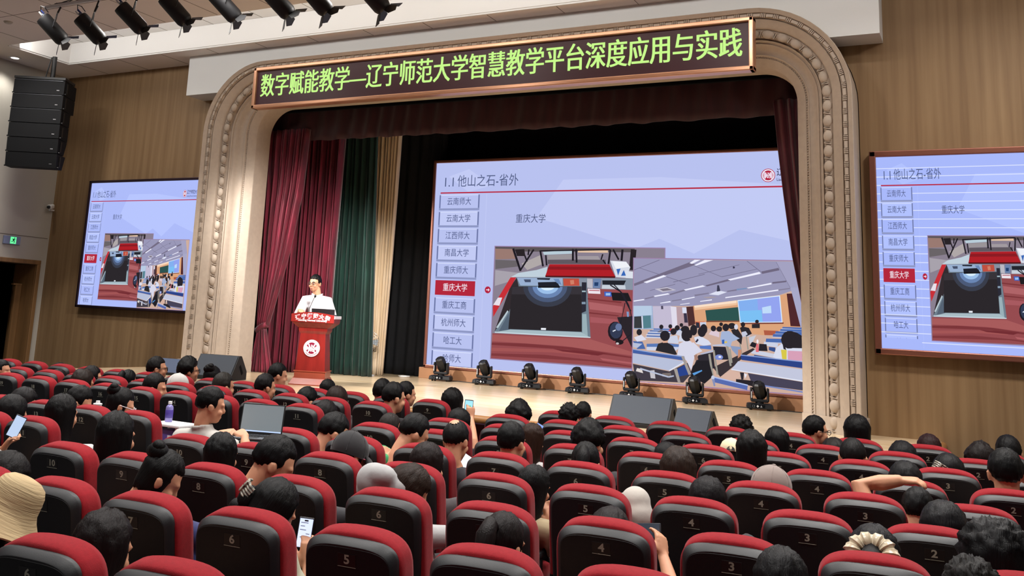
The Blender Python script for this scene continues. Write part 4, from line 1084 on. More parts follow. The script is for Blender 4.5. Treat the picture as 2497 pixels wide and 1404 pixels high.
# ------------------------------------------------------------------ small fixtures
ex = thing('exit_sign', 'lit exit sign with a green running figure over the left door', 'sign', (X0, 9.565, 2.82))
mb = MB().use(mat('exit_box', '8a94b4', .5)); mb.box((.02, 0, 0), (.04, .37, .155), bevel=.006); mb.build('housing', ex, smooth=False)
mb = MB().use(mat('exit_green', '30d070', .5, emit='6cf0a0', strength=1.0)); mb.box((.0415, .02, 0), (.003, .13, .13)); mb.build('lit_panel', ex, smooth=False)
mb = MB().use(mat('exit_figure', '0a5a38', .5))
for pts in ([(.015, .055), (.035, .055), (.035, .035), (.015, .035)], [(-.03, .03), (.03, .03), (.02, .0), (-.005, .0)], [(-.005, .0), (.02, .0), (.035, -.03), (.02, -.055), (.012, -.05), (.02, -.03)], [(-.005, .005), (.01, .0), (-.02, -.03), (-.045, -.03), (-.045, -.02), (-.025, -.02)], [(.03, .03), (.05, .01), (.045, .005), (.025, .02)]):
    mb.prism([(.0435, .02 + a, b) for a, b in pts], (.002, 0, 0))
mb.build('running_figure', ex, smooth=False)
cc = thing('security_camera', 'small white security camera at the corner of the left wood wall', 'camera', (-16.46, YW - .01, 3.53))
mb = MB().use(WHITE); mb.box((-.03, -.05, -.03), (.07, .09, .03), bevel=.006); mb.tube([(-.02, -.05, -.02), (0, -.08, .02)], .012, 8); mb.build('bracket', cc)
mb = MB().use(WHITE); mb.box((.05, -.14, .03), (.09, .17, .085), Matrix.Rotation(.5, 3, 'Z') @ Matrix.Rotation(.2, 3, 'X'), bevel=.02); mb.build('body', cc)
mb = MB().use(BLACKM); mb.ball((.09, -.225, .012), (.038, .022, .034), Matrix.Rotation(.5, 3, 'Z')); mb.build('lens', cc)
dl = thing('ceiling_downlight', 'round lit downlight in the ceiling above the left door', 'ceiling light', (-16.2, 8.87, CEIL))
mb = MB().use(WHITE); mb.lathe([(.075, -.001), (.075, -.012), (.115, -.010), (.12, -.001), (.075, -.001)], n=28, cap=False); mb.build('trim_ring', dl)
mb = MB().use(mat('downlight_glow', 'ffffff', .5, emit='fff8ea', strength=4.0)); mb.lathe([(.0005, -.006), (.076, -.006), (.076, -.001), (.0005, -.001)], n=28); mb.build('diffuser', dl)
mb = MB().use(CREAMW); mb.lathe([(.0005, -.03), (.05, -.03), (.07, -.012), (.075, 0), (.0005, 0)], n=20)
o = mb.build('smoke_detector', None, (-14.22, 7.22, CEIL)); tag(o, 'round smoke detector on the tan ceiling at the upper left', 'smoke detector')
# ------------------------------------------------------------------ theatre seats
SRED = mat('seat_red_fabric', '84141d', 0.85, nscale=60, namt=0.10, bump=0.15, bscale=260, sheen=0.06, spec=0.15)
SBLK = mat('seat_black_shell', '17181b', 0.5, spec=0.45, bump=0.06, bscale=300)
SPAN = mat('seat_panel_shaded', '0f1013', 0.55, spec=0.3, bump=0.06, bscale=300)  # shade of the down-tilted rear face put into a blacker colour than the shell
SNUM = mat('seat_number', '98988a', 0.5)
SPLATE = mat('seat_plate', '0a0a0c', 0.45)
TILT = Matrix.Rotation(math.radians(9), 3, 'X')
PIV = Vector((0, 0.0, 0.80))
def tl(p): return PIV + TILT @ (Vector(p) - PIV)

def outline(hw, zb, zt, r, arch, n=7, wb=0.0):
    """rounded-top panel in x,z; wb narrows the bottom"""
    pts = [(-hw + wb, zb), (-hw, zt - r - 0.12)]
    for i in range(25):
        a = PI - PI * i / 24; c, s = math.cos(a), math.sin(a)
        pts.append((hw * math.copysign(abs(c) ** (2 / arch), c), zt - r + r * abs(s) ** (2 / arch)))
    pts += [(hw, zt - r - 0.12), (hw - wb, zb)]
    return pts
def inset(pts, d, zd=None):
    cx = 0; zc = 0.62
    out = []
    for x, z in pts:
        out.append((x - math.copysign(min(abs(x), d), x) if abs(x) > 1e-6 else x, z - d if z > zc else z + (d if zd is None else zd)))
    return out
def make_seat():
    t = thing('theatre_seat', 'seat', 'seat', (0, 0, 0), 0, 'red auditorium seats')
    mb = MB().use(SRED)
    o = outline(.230, .40, .892, .150, 2.9)
    rings = []
    for d, y in ((.030, -.024), (.008, -.022), (.0, -.012), (-.003, .02), (-.002, .070), (.008, .100), (.032, .118), (.08, .122)):
        rings.append([tl((x, y, z)) for x, z in inset(o, d, 0.0)])
    mb.loft(rings); mb.build('back_cushion', t, ang=60)
    mb = MB().use(SBLK)
    o = outline(.217, .22, .876, .105, 3.6, wb=.02)
    rings = []
    for d, y in ((.012, -.012), (.0, -.020), (.0, -.030), (.002, -.038), (.017, -.066), (.020, -.069)):
        rings.append([tl((x, y, z)) for x, z in inset(o, d, 0.0)])
    mb.loft(rings); 
    mb.build('back_shell', t, ang=28)
    mb = MB().use(SPAN); p = outline(.196, .25, .850, .096, 4.0, wb=.015)
    mb.loft([[tl((x, -.066, z)) for x, z in p], [tl((x, -.0705, z)) for x, z in inset(p, .003, 0.0)]]); mb.build('back_panel_shaded', t, ang=28)
    mb = MB().use(SRED); mb.box((0, .30, .30), (.44, .42, .11), Matrix.Rotation(.08, 3, 'X'), bevel=.04); mb.build('seat_cushion', t)
    mb = MB().use(SBLK); mb.box((0, .31, .235), (.42, .40, .03), Matrix.Rotation(.08, 3, 'X'), bevel=.01); mb.build('seat_pan', t)
    for s in (-1, 1):
        mb = MB().use(SBLK); mb.box((s * .240, .27, .46), (.032, .36, .035), bevel=.012); mb.box((s * .240, .16, .165), (.024, .09, .57), bevel=.008)
        mb.build('armrest', t)
    mb = MB().use(BLACKM); mb.box((0, .16, .03), (.42, .06, .05), bevel=.008); mb.box((-.2, .16, FLOOR + .07), (.05, .14, .14), bevel=.01); mb.box((.2, .16, FLOOR + .07), (.05, .14, .14), bevel=.01); mb.build('leg_frame', t)
    mb = MB().use(SPLATE); mb.box(tl((0, -.0712, .80)), (.085, .0015, .052), TILT, bevel=.001); mb.use(SNUM); mb.box(tl((0, -.0725, .774)), (.085, .001, .002), TILT); mb.build('number_plate', t, smooth=False)
    return t
NUMM = {}
def number_mesh(s):
    if s not in NUMM:
        mb = MB().use(SNUM); text_into(mb, s, .050, Matrix.Translation(tl((0, -.0728, .802))) @ TILT.to_4x4() @ Matrix.Rotation(PI / 2, 4, 'X'), offset=.0014, sx=1.15)
        NUMM[s] = mb.mesh('number', False)
    return NUMM[s]
seat0 = make_seat()
used = [False]
OFF = [.0064, .1775, .351, .523, .7017, .8881, 1.0677, 1.2521, 1.4245]
def row_y(b, r, x):
    if b == 'M': return r * .8888 + .0204 * ((x + 7.3) ** 2 - 16) / 2
    y, s, x0 = {8: (6.90, .06, -5.615), 7: (6.03, .08, -5.823), 6: (5.12, .06, -6.034), 4: (3.31, .08, -6.336), 3: (2.38, .10, -6.459)}[r]
    return y + s * (x - x0)
def row_slope(b, r, x): return .0204 * (x + 7.3) if b == 'M' else {8: .06, 7: .08, 6: .06, 4: .08, 3: .10}[r]
RN = ['nearest', 'second', 'third', 'fourth', 'fifth', 'sixth', 'seventh', 'eighth', 'front']
def place_seat(x, b, r, num, label, narrow=1.0):
    o = seat0 if not used[0] else copy_tree(seat0)
    used[0] = True
    o.location = (x, row_y(b, r, x), 0); o.rotation_euler = (0, 0, math.atan(row_slope(b, r, x))); o.scale = (narrow, 1, 1)
    for ch in o.children:
        if ch.name.startswith('number_plate'):
            if ch.children: ch.children[0].data = number_mesh(str(num))
            else: link('number', number_mesh(str(num)), ch)
    o['label'] = label
MAINROWS = {0: (4, 7), 1: (1, 9), 2: (1, 10), 3: (1, 10), 4: (1, 10), 5: (1, 10), 6: (1, 10), 7: (2, 10), 8: (2, 10)}
for r, (a, b_) in MAINROWS.items():
    for n in range(a, b_ + 1):
        x = -n * .56 + OFF[r]; num = n - (1 if r == 7 else 2 if r == 8 else 0)
        if num < 1: continue
        w_ = 'row nearest the camera' if r == 0 else 'front row by the stage' if r == 8 else '%s row from the camera' % RN[r]
        place_seat(x, 'M', r, num, 'red seat with black back numbered %d, right-hand block, %s' % (num, w_), .98)
LEFTROWS = {8: (14, -5.615, .505), 7: (13, -5.823, .500), 6: (10, -6.034, .500), 4: (5, -6.36, .505), 3: (2, -6.459, .46)}
ON = ['first', 'second', 'third', 'fourth', 'fifth', 'sixth', 'seventh', 'eighth', 'ninth', 'tenth', 'eleventh', 'twelfth', 'thirteenth', 'fourteenth']
for r, (cnt, x0, sp_) in LEFTROWS.items():
    for k in range(cnt):
        num = {8: 9, 7: 10, 6: 11, 4: 11, 3: 11}[r] + k
        w_ = {8: 'front row', 7: 'second row from the stage', 6: 'third row from the stage', 4: 'row before the aisle-side bottle', 3: 'rearmost row'}[r]
        place_seat(x0 - k * sp_, 'L', r, num, 'red seat, left-hand block, %s, %s seat from the aisle' % (w_, ON[k]), .93)
PEOPLE=[
('L',6,-10.498,4.852,1.013,0.98,'short',-60,0,'1a1719','2a2a30','person in dark shirt at far left edge, face turned right in profile',''),
('L',8,-11.487,6.548,0.887,1.28,'bob',-30,0,'141214','26262c','person with black bob and glasses, front row just left of the wood wall corner','glasses'),
('L',7,-10.460,5.659,0.887,1.16,'bob',-10,10,'191618','303036','person with round dark hair directly behind the black bob with glasses',''),
('L',6,-9.192,4.931,0.991,1.25,'bob',-20,10,'33251f','3a3434','person with brown chin-length hair behind the far left seats',''),
('L',7,-9.908,5.703,0.971,1.14,'bob',-35,0,'1c181a','333339','person with dark hair and glasses in front of the brown chin-length hair','glasses'),
('L',7,-9.339,5.749,0.966,1.06,'pony',0,12,'121112','2a2a2e','person with black hair in a stubby ponytail below the left wood wall',''),
('L',8,-9.775,6.650,1.088,1.27,'short',-40,0,'1a1718','2c2c34','tall short-haired person with glasses below the left wall screen, face turned right','glasses'),
('L',8,-9.249,6.682,1.101,1.28,'puffy',-35,0,'0f0e10','1c1c22','person with puffy black hair and glasses beside the left stage monitor','glasses'),
('L',7,-8.580,5.809,0.977,1.14,'cap',-55,5,'b4b2ae','b0acac','person in a white baseball cap with the brim to the right','capfront'),
('L',6,-8.140,4.994,1.027,1.25,'short',-50,8,'161416','222226','short-haired person in profile right, behind the white baseball cap',''),
('L',4,-7.946,3.181,0.951,1.18,'bob',-40,15,'1e1a1c','38383c','person with dark hair and pale cheek near the left edge, looking down right',''),
('L',3,-6.997,2.326,0.999,1.20,'bob',-10,15,'141214','2a2a2e','person with round black hair low at the left edge behind the pale cheek',''),
('L',4,-7.354,3.229,1.013,1.19,'short',-45,25,'121012','202024','short spiky-haired person with a big ear, head bent to the right',''),
('L',4,-6.874,3.267,1.033,1.21,'bun',-35,20,'141214','2c2c34','person with black hair tied up and white-framed glasses, head bent','glassesw'),
('L',3,-6.483,2.378,1.044,1.20,'long',-8,4,'161314','b4b2b0','person with long straight black hair and a white top by the left aisle',''),
('M',2,-5.128,1.663,1.079,1.23,'long',-4,4,'131213','2a2628','person with long loose black hair sitting before the seats with the water bottle',''),
('M',1,-5.078,0.776,0.912,1.28,'bob',-45,22,'1f1a1b','8a8488','person with chin-length dark hair at the left edge, cheek to the right, beneath a phone',''),
('M',2,-6.345,1.624,0.870,1.18,'bob',0,10,'161416','cfcac6','person at the left edge, only a raised arm holding a phone in view','phoneL'),
('M',0,-3.970,-0.050,1.000,1.03,'hat',-40,25,'241c1a','1c1a1e','person in a cream straw sun hat at the left edge',''),
('M',0,-3.374,-0.006,0.953,1.17,'long',-10,12,'241b1b','242226','person with dark reddish brown hair behind the nearest seat numbered 6',''),
('M',1,-3.981,0.838,1.041,1.12,'bun',-40,35,'151415','222a58','person with black hair in a top bun and navy collar, head bent forward',''),
('M',3,-5.158,2.550,1.203,1.03,'short',-38,12,'0f0e10','b4b0aa','person in a white polo shirt leaning forward with hands by the laptop','polo'),
('L',7,-7.931,5.861,1.033,1.28,'short',-20,5,'38342f','3a3a3c','older person with greying dark hair behind the left stage monitor',''),
('L',8,-8.863,6.705,1.030,1.28,'bun',10,15,'171415','2a282a','person with black hair clipped into a low side knot in front of the left monitor',''),
('L',8,-7.866,6.765,1.133,1.19,'short',-40,8,'101012','c8c8cc','short-haired person directly left of the lectern foot, white mask string at the ear',''),
('L',7,-7.359,5.907,1.061,1.19,'short',-25,5,'161416','26262a','short-haired person behind the one with the mask string',''),
('L',7,-6.851,5.948,0.955,1.28,'short',-15,25,'0e0d0f','26262a','person with glossy black bowed head below the lectern',''),
('L',7,-6.428,5.982,0.994,1.25,'bob',0,12,'3a2a24','383436','person with auburn bob below the green curtain',''),
('L',8,-7.139,6.809,0.992,0.99,'bob',0,10,'111012','242428','person with small round black head right below the lectern foot',''),
('L',6,-6.009,5.122,0.919,1.23,'bob',-10,22,'221d1e','2c2a2c','person with dark brown bowed head showing just over a red seat, below the auburn bob',''),
('M',4,-4.754,3.458,1.011,1.26,'short',-35,28,'111012','1a1a1e','person with cropped black hair, bare nape and black collar right of the laptop',''),
('M',3,-3.990,2.615,1.013,1.22,'cap',-20,18,'1a191c','1e1e22','person in a plain black cap with pink glasses at the right temple','glassesp'),
('M',2,-4.291,1.707,1.032,1.02,'long',-5,6,'111012','1e1e22','person with long straight black hair behind the arms of the white polo shirt',''),
('M',2,-3.965,1.728,1.048,1.28,'short',-45,30,'141315','26262a','person with large close-cropped black head bent right, pale nape showing',''),
('M',1,-3.293,0.889,0.981,1.16,'clip',-25,32,'151415','b0ae96','person in a cream top with a patterned hair claw, looking at a phone','phoneR'),
('M',2,-3.091,1.795,0.982,1.16,'bob',-50,38,'3c2b22','a2a2a2','person with brown hair in a pale grey hooded sweatshirt, head sunk to the right','hood'),
('M',3,-3.421,2.657,0.995,1.11,'bob',-15,8,'2b1f1e','3a3436','person with smooth dark brown hair in front of the bald spot',''),
('M',4,-4.052,3.500,1.065,1.17,'short',-40,28,'131214','2f8a52','person in a green T-shirt with head bent forward',''),
('M',4,-3.679,3.526,1.053,1.14,'bald',0,14,'161415','34343a','person with a bald spot on the crown of short black hair',''),
('M',5,-4.744,4.347,0.964,1.06,'buzz',-20,15,'3a3330','2a2a2e','person with greying buzz-cut hair right behind the green T-shirt',''),
('L',7,-5.744,6.036,1.089,1.28,'short',-30,8,'0f0e10','16161a','short-haired person in a black shirt with a pale earpiece, below the cream curtain',''),
('L',8,-6.397,6.853,1.057,1.28,'short',0,5,'0f0e10','a8a8a6','short-haired person in a white shirt behind the black shirt with an earpiece',''),
('L',8,-6.091,6.871,1.048,1.16,'short',-35,5,'121113','1c1c20','person with black hair and a small tuft, right of the white shirt under the curtains',''),
('L',8,-5.502,6.907,1.021,1.28,'long',-4,2,'141113','201e22','person with long dark hair in the front row, outlined against the stage floor',''),
('M',6,-4.548,5.247,0.970,1.15,'bob',-15,10,'131214','1c1c20','person with round black hair raising a phone with a green picture','phoneUp'),
('M',7,-4.355,6.147,1.009,1.28,'puffy',0,4,'0d0c0e','1a1a1e','person with wide puffy black hair at the stage edge, left of the spiky hair',''),
('M',4,-3.253,3.559,1.084,1.14,'short',-8,4,'0e0d0f','26262c','person with square black haircut and both ears showing, before the brown ponytail',''),
('M',5,-3.468,4.431,0.993,0.98,'long',-15,14,'3f281d','b8b6b4','person with auburn hair and white sleeve looking at a phone beside the square haircut',''),
('M',7,-3.838,6.181,1.030,1.12,'spiky',0,5,'0d0c0e','18181c','person with short spiky black hair silhouetted at the stage edge',''),
('M',8,-4.021,7.057,0.997,1.02,'short',0,2,'0d0c0e','26262a','short-haired person in the front row right behind the spiky hair',''),
('M',5,-3.015,4.468,1.051,1.28,'puffy',-15,8,'0f0e10','1a1a1e','person with thick black hair and a glinting earring, left of the stage wedge speaker',''),
('M',4,-2.719,3.606,1.000,1.13,'pony',5,10,'151416','b4b2ae','person with short side ponytail and white sleeve under the thick black hair with an earring',''),
('M',3,-2.100,2.779,0.892,1.05,'drape',-10,50,'b0aaa2','b0aaa2','person bent forward, only a rounded white shirt back visible beside a seat',''),
('M',2,-1.983,1.903,0.893,1.05,'bob',-5,25,'2a2122','2c2a2c','person with dark brown bowed head over the seat numbered 4, holding a phone sideways','phoneSide'),
('M',4,-2.105,3.667,1.027,1.24,'long',0,4,'42322a','3a3634','person with long chestnut brown hair in the middle of the right-hand seats',''),
('M',5,-2.444,4.521,0.947,0.98,'bob',-20,30,'161518','222226','person with small bowed black head just left of the chestnut hair',''),
('M',3,-1.711,2.822,0.980,1.11,'bob',0,8,'201c20','2a282c','person with smooth dark crown between the chestnut hair and the taupe cap',''),
('M',5,-1.824,4.587,1.099,1.17,'long',0,3,'151314','1c1c20','person with long black hair reaching a red seat top, right of the beige cap',''),
('M',6,-2.168,5.438,0.939,0.98,'cap',10,20,'d8cba8','1c1c20','person in a beige cap with a dark strap opening at the back','capback'),
('M',4,-1.538,3.731,0.975,1.22,'cap',-35,12,'857872','2a2a2e','person in a taupe baseball cap with the brim to the right','capfront'),
('M',8,-2.437,7.188,1.001,1.18,'curly',0,8,'14100f','1c1c20','person with curly black hair in a tuft, right of the stage wedge speakers',''),
('M',7,-1.956,6.350,0.992,1.14,'long',0,6,'121113','1c1c20','person with smooth black hair left of the one with glasses by the right pillar',''),
('M',8,-1.765,7.260,1.056,1.15,'short',-50,5,'100f11','16161a','short-haired person with black-framed glasses before the right pillar, looking right','glasses'),
('M',8,-1.404,7.302,1.095,1.28,'long',5,2,'0e0d10','121216','person with long black hair and pale side strands before the right pillar base',''),
('M',6,-1.255,5.542,1.038,1.22,'buzz',0,5,'1c1a1b','222226','person with very short cropped hair behind the pale side strands',''),
('M',7,-1.506,6.401,0.936,1.16,'bob',15,25,'2a221e','2a282a','person with brown hair half hidden behind the cropped head, under the glasses',''),
('M',7,-0.969,6.467,0.965,1.25,'bob',0,12,'151317','1e1e22','person with wavy black hair just right of the right pillar base',''),
('M',8,-0.808,7.377,0.973,1.10,'bob',0,8,'3c1f20','242024','person with reddish dyed hair against the right wood wall',''),
('M',6,-0.607,5.627,0.981,1.21,'clip',0,14,'1b191c','242428','person with dark hair and a small claw clip below the reddish dyed hair',''),
('M',5,-0.838,4.707,0.985,1.13,'bob',0,16,'19191c','26262a','person with flat dark crown directly above the raised forearm',''),
('M',4,-0.719,3.834,0.934,1.07,'short',-10,15,'131315','2a2a2e','person with a bare arm raised over the head, hand on the hair','armup'),
('M',3,-0.554,2.967,0.986,1.23,'bob',0,14,'1d1c20','2a2a30','person with dark sleek crown right below the raised arm',''),
('M',5,-0.246,4.788,1.130,1.28,'short',0,2,'101012','b4b2b0','person with tall black flat-top haircut and bare neck near the right edge',''),
('M',7,-0.397,6.544,0.997,1.18,'puffy',0,8,'221715','242024','person with short dark brown hair left of the tall flat-top haircut',''),
('M',8,-0.185,7.464,1.024,1.24,'short',0,5,'141315','242428','front row person with dark cropped hair above the flat-top haircut',''),
('M',2,-0.799,2.045,0.971,1.19,'scrunchie',0,14,'17161d','22222a','person with black hair gathered in a large cream satin scrunchie',''),
('M',2,-0.332,2.110,1.043,1.28,'frizzy',0,10,'141215','1e1c22','person with big frizzy black hair at the right edge',''),
('M',1,-0.414,1.209,1.041,1.05,'curly',0,15,'1d1816','242226','person with curly brown-black crown at the bottom edge under the frizzy hair',''),
('M',1,-1.033,1.126,0.991,1.07,'long',0,10,'1f1d20','2a2a2e','person with straight dark hair cut by the bottom edge, beside the seat numbered 3',''),
('M',1,-2.118,1.000,0.985,1.05,'pony',-12,12,'231a1b','222226','person with a high brown ponytail in the bottom middle',''),
('M',3,-2.714,2.718,0.933,1.00,'bob',-25,12,'161618','a89878','person with sleek black hair and beige sleeves holding a bright phone','phoneF'),
]
# ------------------------------------------------------------------ people
def skinmat(): return SKIN
HM = {}
def hairmat(h):
    if h in HM: return HM[h]
    m = mat('hair_' + h, tuple(v * .40 for v in lin(h)), 0.5, spec=0.14, nscale=14, namt=0.35, bump=0.35, bscale=22, stretch=(9, 9, 0.8))
    HM[h] = m; return m
CM = {}
def clothmat(h):
    if h not in CM: CM[h] = mat('cloth_' + h, h, 0.85, nscale=6, namt=0.10, bump=0.25, bscale=18, sheen=0.15)
    return CM[h]
GLASS = mat('spectacle_frame', '1a1a1e', 0.3, 0.2); GLASSW = mat('spectacle_white', 'e8e8ec', 0.3); GLASSP = mat('spectacle_pink', 'd8788c', 0.3)

def sst(a, b, x):
    t = min(1, max(0, (x - a) / (b - a))); return t * t * (3 - 2 * t)
HAIR = {  # width, depth, top, drop at back/sides, flare, noise, nape cut
    'short': (.083, .100, .112, 0, 0, .004, -.55), 'buzz': (.079, .098, .106, 0, 0, .001, -.50), 'bald': (.081, .099, .109, 0, 0, .003, -.50), 'spiky': (.085, .102, .112, 0, 0, .012, -.45),
    'puffy': (.097, .108, .118, 0, 0, .010, -.50), 'curly': (.090, .104, .112, .03, .0, .014, -.7), 'bob': (.093, .106, .113, .085, .04, .004, -9), 'long': (.092, .104, .113, .30, .10, .005, -9),
    'pony': (.084, .101, .110, .03, 0, .003, -9), 'bun': (.084, .101, .110, .02, 0, .003, -.75), 'clip': (.092, .104, .111, .06, .02, .004, -9), 'scrunchie': (.091, .104, .112, .05, .0, .004, -9),
    'frizzy': (.112, .118, .118, .16, .22, .016, -9), 'cap': (.082, .099, .104, .05, .02, .003, -9), 'hat': (.083, .10, .104, .06, .0, .004, -9), 'drape': (.08, .10, .10, 0, 0, .003, -.5)}
def hair_bits(mb, style, seed):
    W, D, T, drop, flare, nz, nape = HAIR[style]
    U, V = 48, 30
    sd = Vector((seed * 3.7, seed * 1.3, 0))
    rings = []
    for j in range(1, V):
        th = PI * j / V; ring = []
        for i in range(U):
            a = 2 * PI * i / U
            d = Vector((math.sin(th) * math.cos(a), math.sin(th) * math.sin(a), math.cos(th)))
            face = sst(.30 if drop < .05 else .52, .62 if drop < .05 else .80, d.y) * sst(.55, .25, d.z)
            k = 1.0 - .26 * face
            if nape > -2:
                k *= 1.0 - .30 * sst(nape + .25, nape - .15, d.z)
                k *= 1.0 - .16 * sst(.05, -.35, d.z) * sst(.55, .9, abs(d.x))
            st = .006 * math.sin(a * 19 + 4 * noise.noise(d * 2 + sd)) * (0.4 + drop)
            n = noise.noise(d * (5 if nz < .01 else 7) + sd) * nz + noise.noise(d * 16 + sd) * nz * .6
            if style == 'spiky' and d.z > .2: n += max(0, noise.noise(d * 11 + sd)) * .03
            if style in ('frizzy', 'curly'): n += noise.noise(d * 24 + sd) * nz * .9
            p = Vector((d.x * W, d.y * D - .012, d.z * T + .020)) * k + d * (n + st)
            if style == 'puffy': p.z += .016 * max(0, d.z) * (1 - abs(d.x)) ; p.x *= 1 + .10 * sst(-.2, .3, d.z) * sst(.8, .2, d.z)
            if drop and d.z < .05:
                q = (.05 - d.z) / 1.05
                back = 1 - .85 * sst(.35, .75, d.y)
                s = 1 + flare * q
                p.x = d.x / max(.25, math.sin(th)) * W * s * (1 - .25 * q) * (1 - .22 * face) if back > .3 else p.x
                if back > .3: p.y = (d.y / max(.25, math.sin(th))) * D * (1 - .30 * q) - .012 + .012 * q * (drop > .2)
                p.z -= drop * q * 1.25 * back + .004 * math.sin(a * 9 + seed) * back
            ring.append(p)
        rings.append(ring)
    mb.loft(rings)
    if style == 'pony':
        mb.tube([(0.01, -.085, .055), (.015, -.125, .075), (.02, -.150, .03), (.02, -.150, -.06), (.015, -.135, -.15)], [.022, .030, .040, .036, .012], 14)
    if style == 'bun':
        for c, r in (((0, -.085, .085), (.055, .05, .045)), ((.015, -.10, .105), (.035, .032, .03)), ((-.02, -.105, .075), (.035, .03, .03))): mb.ball(c, r, None, 14, 10)
    if style in ('clip',):
        for c, r in (((-.05, -.105, -.01), (.042, .04, .055)), ((-.07, -.115, -.06), (.035, .035, .04))): mb.ball(c, r, None, 14, 10)
    if style == 'scrunchie':
        mb.tube([(0, -.10, .03), (0, -.145, .0), (0, -.15, -.08), (0, -.13, -.17)], [.03, .045, .05, .02], 14)

def head_skin(mb, M, k, ears=True):
    def P(x, y, z): return M @ Vector((x * k, y * k, z * k))
    R3 = M.to_3x3()
    def B(c, r, u=18, v=14): mb.ball(P(*c), tuple(q * k for q in r), R3, u, v)
    B((0, -.006, .022), (.074, .091, .094)); B((0, .030, -.040), (.060, .062, .072)); B((0, .052, -.080), (.034, .036, .028))
    B((0, .094, -.018), (.012, .020, .020)); B((0, .086, .008), (.010, .014, .03)); B((0, .084, -.062), (.022, .012, .010)); B((0, .072, .022), (.055, .022, .014))
    for s in (-1, 1): B((s * .040, .066, -.03), (.022, .020, .022)); ears and (B((s * .077, -.008, -.012), (.010, .019, .029)), B((s * .081, -.013, .002), (.008, .016, .014)))

def hand(mb, wrist, d, up, k=1.0, curl=.5, grip=None):
    """palm plus five separate fingers; d: pointing direction, up: back of the hand"""
    d = Vector(d).normalized(); s = d.cross(Vector(up)).normalized(); n = s.cross(d).normalized(); w = Vector(wrist)
    def Q(a, b, c): return w + (d * a + s * b + n * c) * k
    mb.loft([[Q(x, b * wd, c * t) for b, c in ((-1, -1), (-.5, -1.2), (.5, -1.2), (1, -1), (1.1, 0), (1, 1), (.5, 1.2), (-.5, 1.2), (-1, 1), (-1.1, 0))] for x, wd, t in ((-.02, .024, .018), (.02, .034, .016), (.06, .042, .014), (.092, .040, .011))])
    L = (.068, .078, .074, .058)
    for i in range(4):
        b = -.031 + .0207 * i; c1 = curl * (1 + .1 * i)
        p0 = Q(.085, b, 0); p = [p0]; a = 0; cur = Vector((.085, b, 0))
        for seg in (.46, .30, .24):
            a += c1 * .8
            cur = cur + Vector((math.cos(a) * L[i] * seg, 0, -math.sin(a) * L[i] * seg)); p.append(Q(*cur))
        mb.tube(p, [.0098 * k, .0092 * k, .0086 * k, .0062 * k], 8)
    p = [Q(.015, -.030, -.002), Q(.040, -.056, -.012), Q(.066, -.062, -.024 - .015 * curl), Q(.088, -.054, -.034 - .02 * curl)]
    mb.tube(p, [.014 * k, .012 * k, .0105 * k, .007 * k], 8)

def glasses(parent, M, k, m):
    mb = MB().use(m)
    for s in (-1, 1):
        mb.tube([Vector((s * .034 + .025 * math.cos(2 * PI * i / 14), .102, .006 + .019 * math.sin(2 * PI * i / 14))) for i in range(15)], .0026, 6, cap=False)
        mb.tube([(s * .058, .101, .010), (s * .080, .06, .010), (s * .086, -.02, .006)], .0026, 6)
    mb.tube([(-.010, .104, .010), (.010, .104, .010)], .0024, 6)
    mb.move(M @ Matrix.Scale(k, 4)); mb.build('glasses', parent)

def cap_part(parent, M, k, h, extra):
    m = clothmat(h); mb = MB().use(m)
    U, V = 32, 12; rings = []
    for j in range(V + 1):
        th = .04 + (PI * .56) * j / V
        rings.append([Vector((math.sin(th) * math.cos(2 * PI * i / U) * .092, math.sin(th) * math.sin(2 * PI * i / U) * .112 - .006, math.cos(th) * .106 + .030)) for i in range(U)])
    mb.loft(rings); mb.ball((0, -.006, .137), (.010, .010, .006), None, 10, 6)
    for i in range(6):
        a = 2 * PI * i / 6 + .3; mb.tube([Vector((math.sin(t) * math.cos(a) * .0930, math.sin(t) * math.sin(a) * .113 - .006, math.cos(t) * .1070 + .030)) for t in (.1, .5, .9, 1.3, 1.65)], .0018, 5)
    mb.build('cap', parent).matrix_local = M @ Matrix.Scale(k, 4)
    mb = MB().use(m)
    def br(u, v):
        a = (-1.0 + 2.0 * u); y = .088 + v * .085 * math.cos(a * 1.15) ; x = math.sin(a * 1.25) * (.088 + .012 * v)
        y0 = .092 * math.cos(a * 1.05) - .002
        return Vector((x, y0 + v * .082 * max(.15, math.cos(a * 1.35)), .036 - .035 * v * v - .03 * (x / .09) ** 2 * (.4 + .6 * v)))
    mb.grid(br, 18, 6); o = mb.build('brim', parent); o.matrix_local = M @ Matrix.Scale(k, 4); md = o.modifiers.new('thick', 'SOLIDIFY'); md.thickness = .005
    if extra == 'capback':
        mb = MB().use(BLACKM); mb.prism([(.034 * math.cos(a * PI / 10), -.1165, .010 + .034 * math.sin(a * PI / 10)) for a in range(11)], (0, .012, 0)); o = mb.build('strap_opening', parent); o.matrix_local = M @ Matrix.Scale(k, 4); o['label'] = 'dark opening above the strap'

def straw_hat(parent, M, k):
    mb = MB().use(mat('straw', 'b09a74', .8, nscale=8, namt=.12, stretch=(1, 1, 14), bump=.5, bscale=10))
    prof = [(.0005, .150), (.03, .149), (.06, .142), (.085, .125), (.098, .098), (.103, .060), (.106, .028), (.118, .005), (.145, -.030), (.172, -.062), (.180, -.070), (.178, -.076), (.165, -.064), (.140, -.036), (.112, -.002), (.100, .024)]
    n = 40; rings = []
    for r, z in prof:
        rings.append([Vector((r * math.cos(2 * PI * i / n), r * 1.08 * math.sin(2 * PI * i / n) - .005, z + (.014 * math.sin(3 * 2 * PI * i / n + .6) * max(0, (r - .1) / .08)))) for i in range(n)])
    mb.loft(rings); mb.build('straw_hat', parent).matrix_local = M @ Matrix.Scale(k, 4)

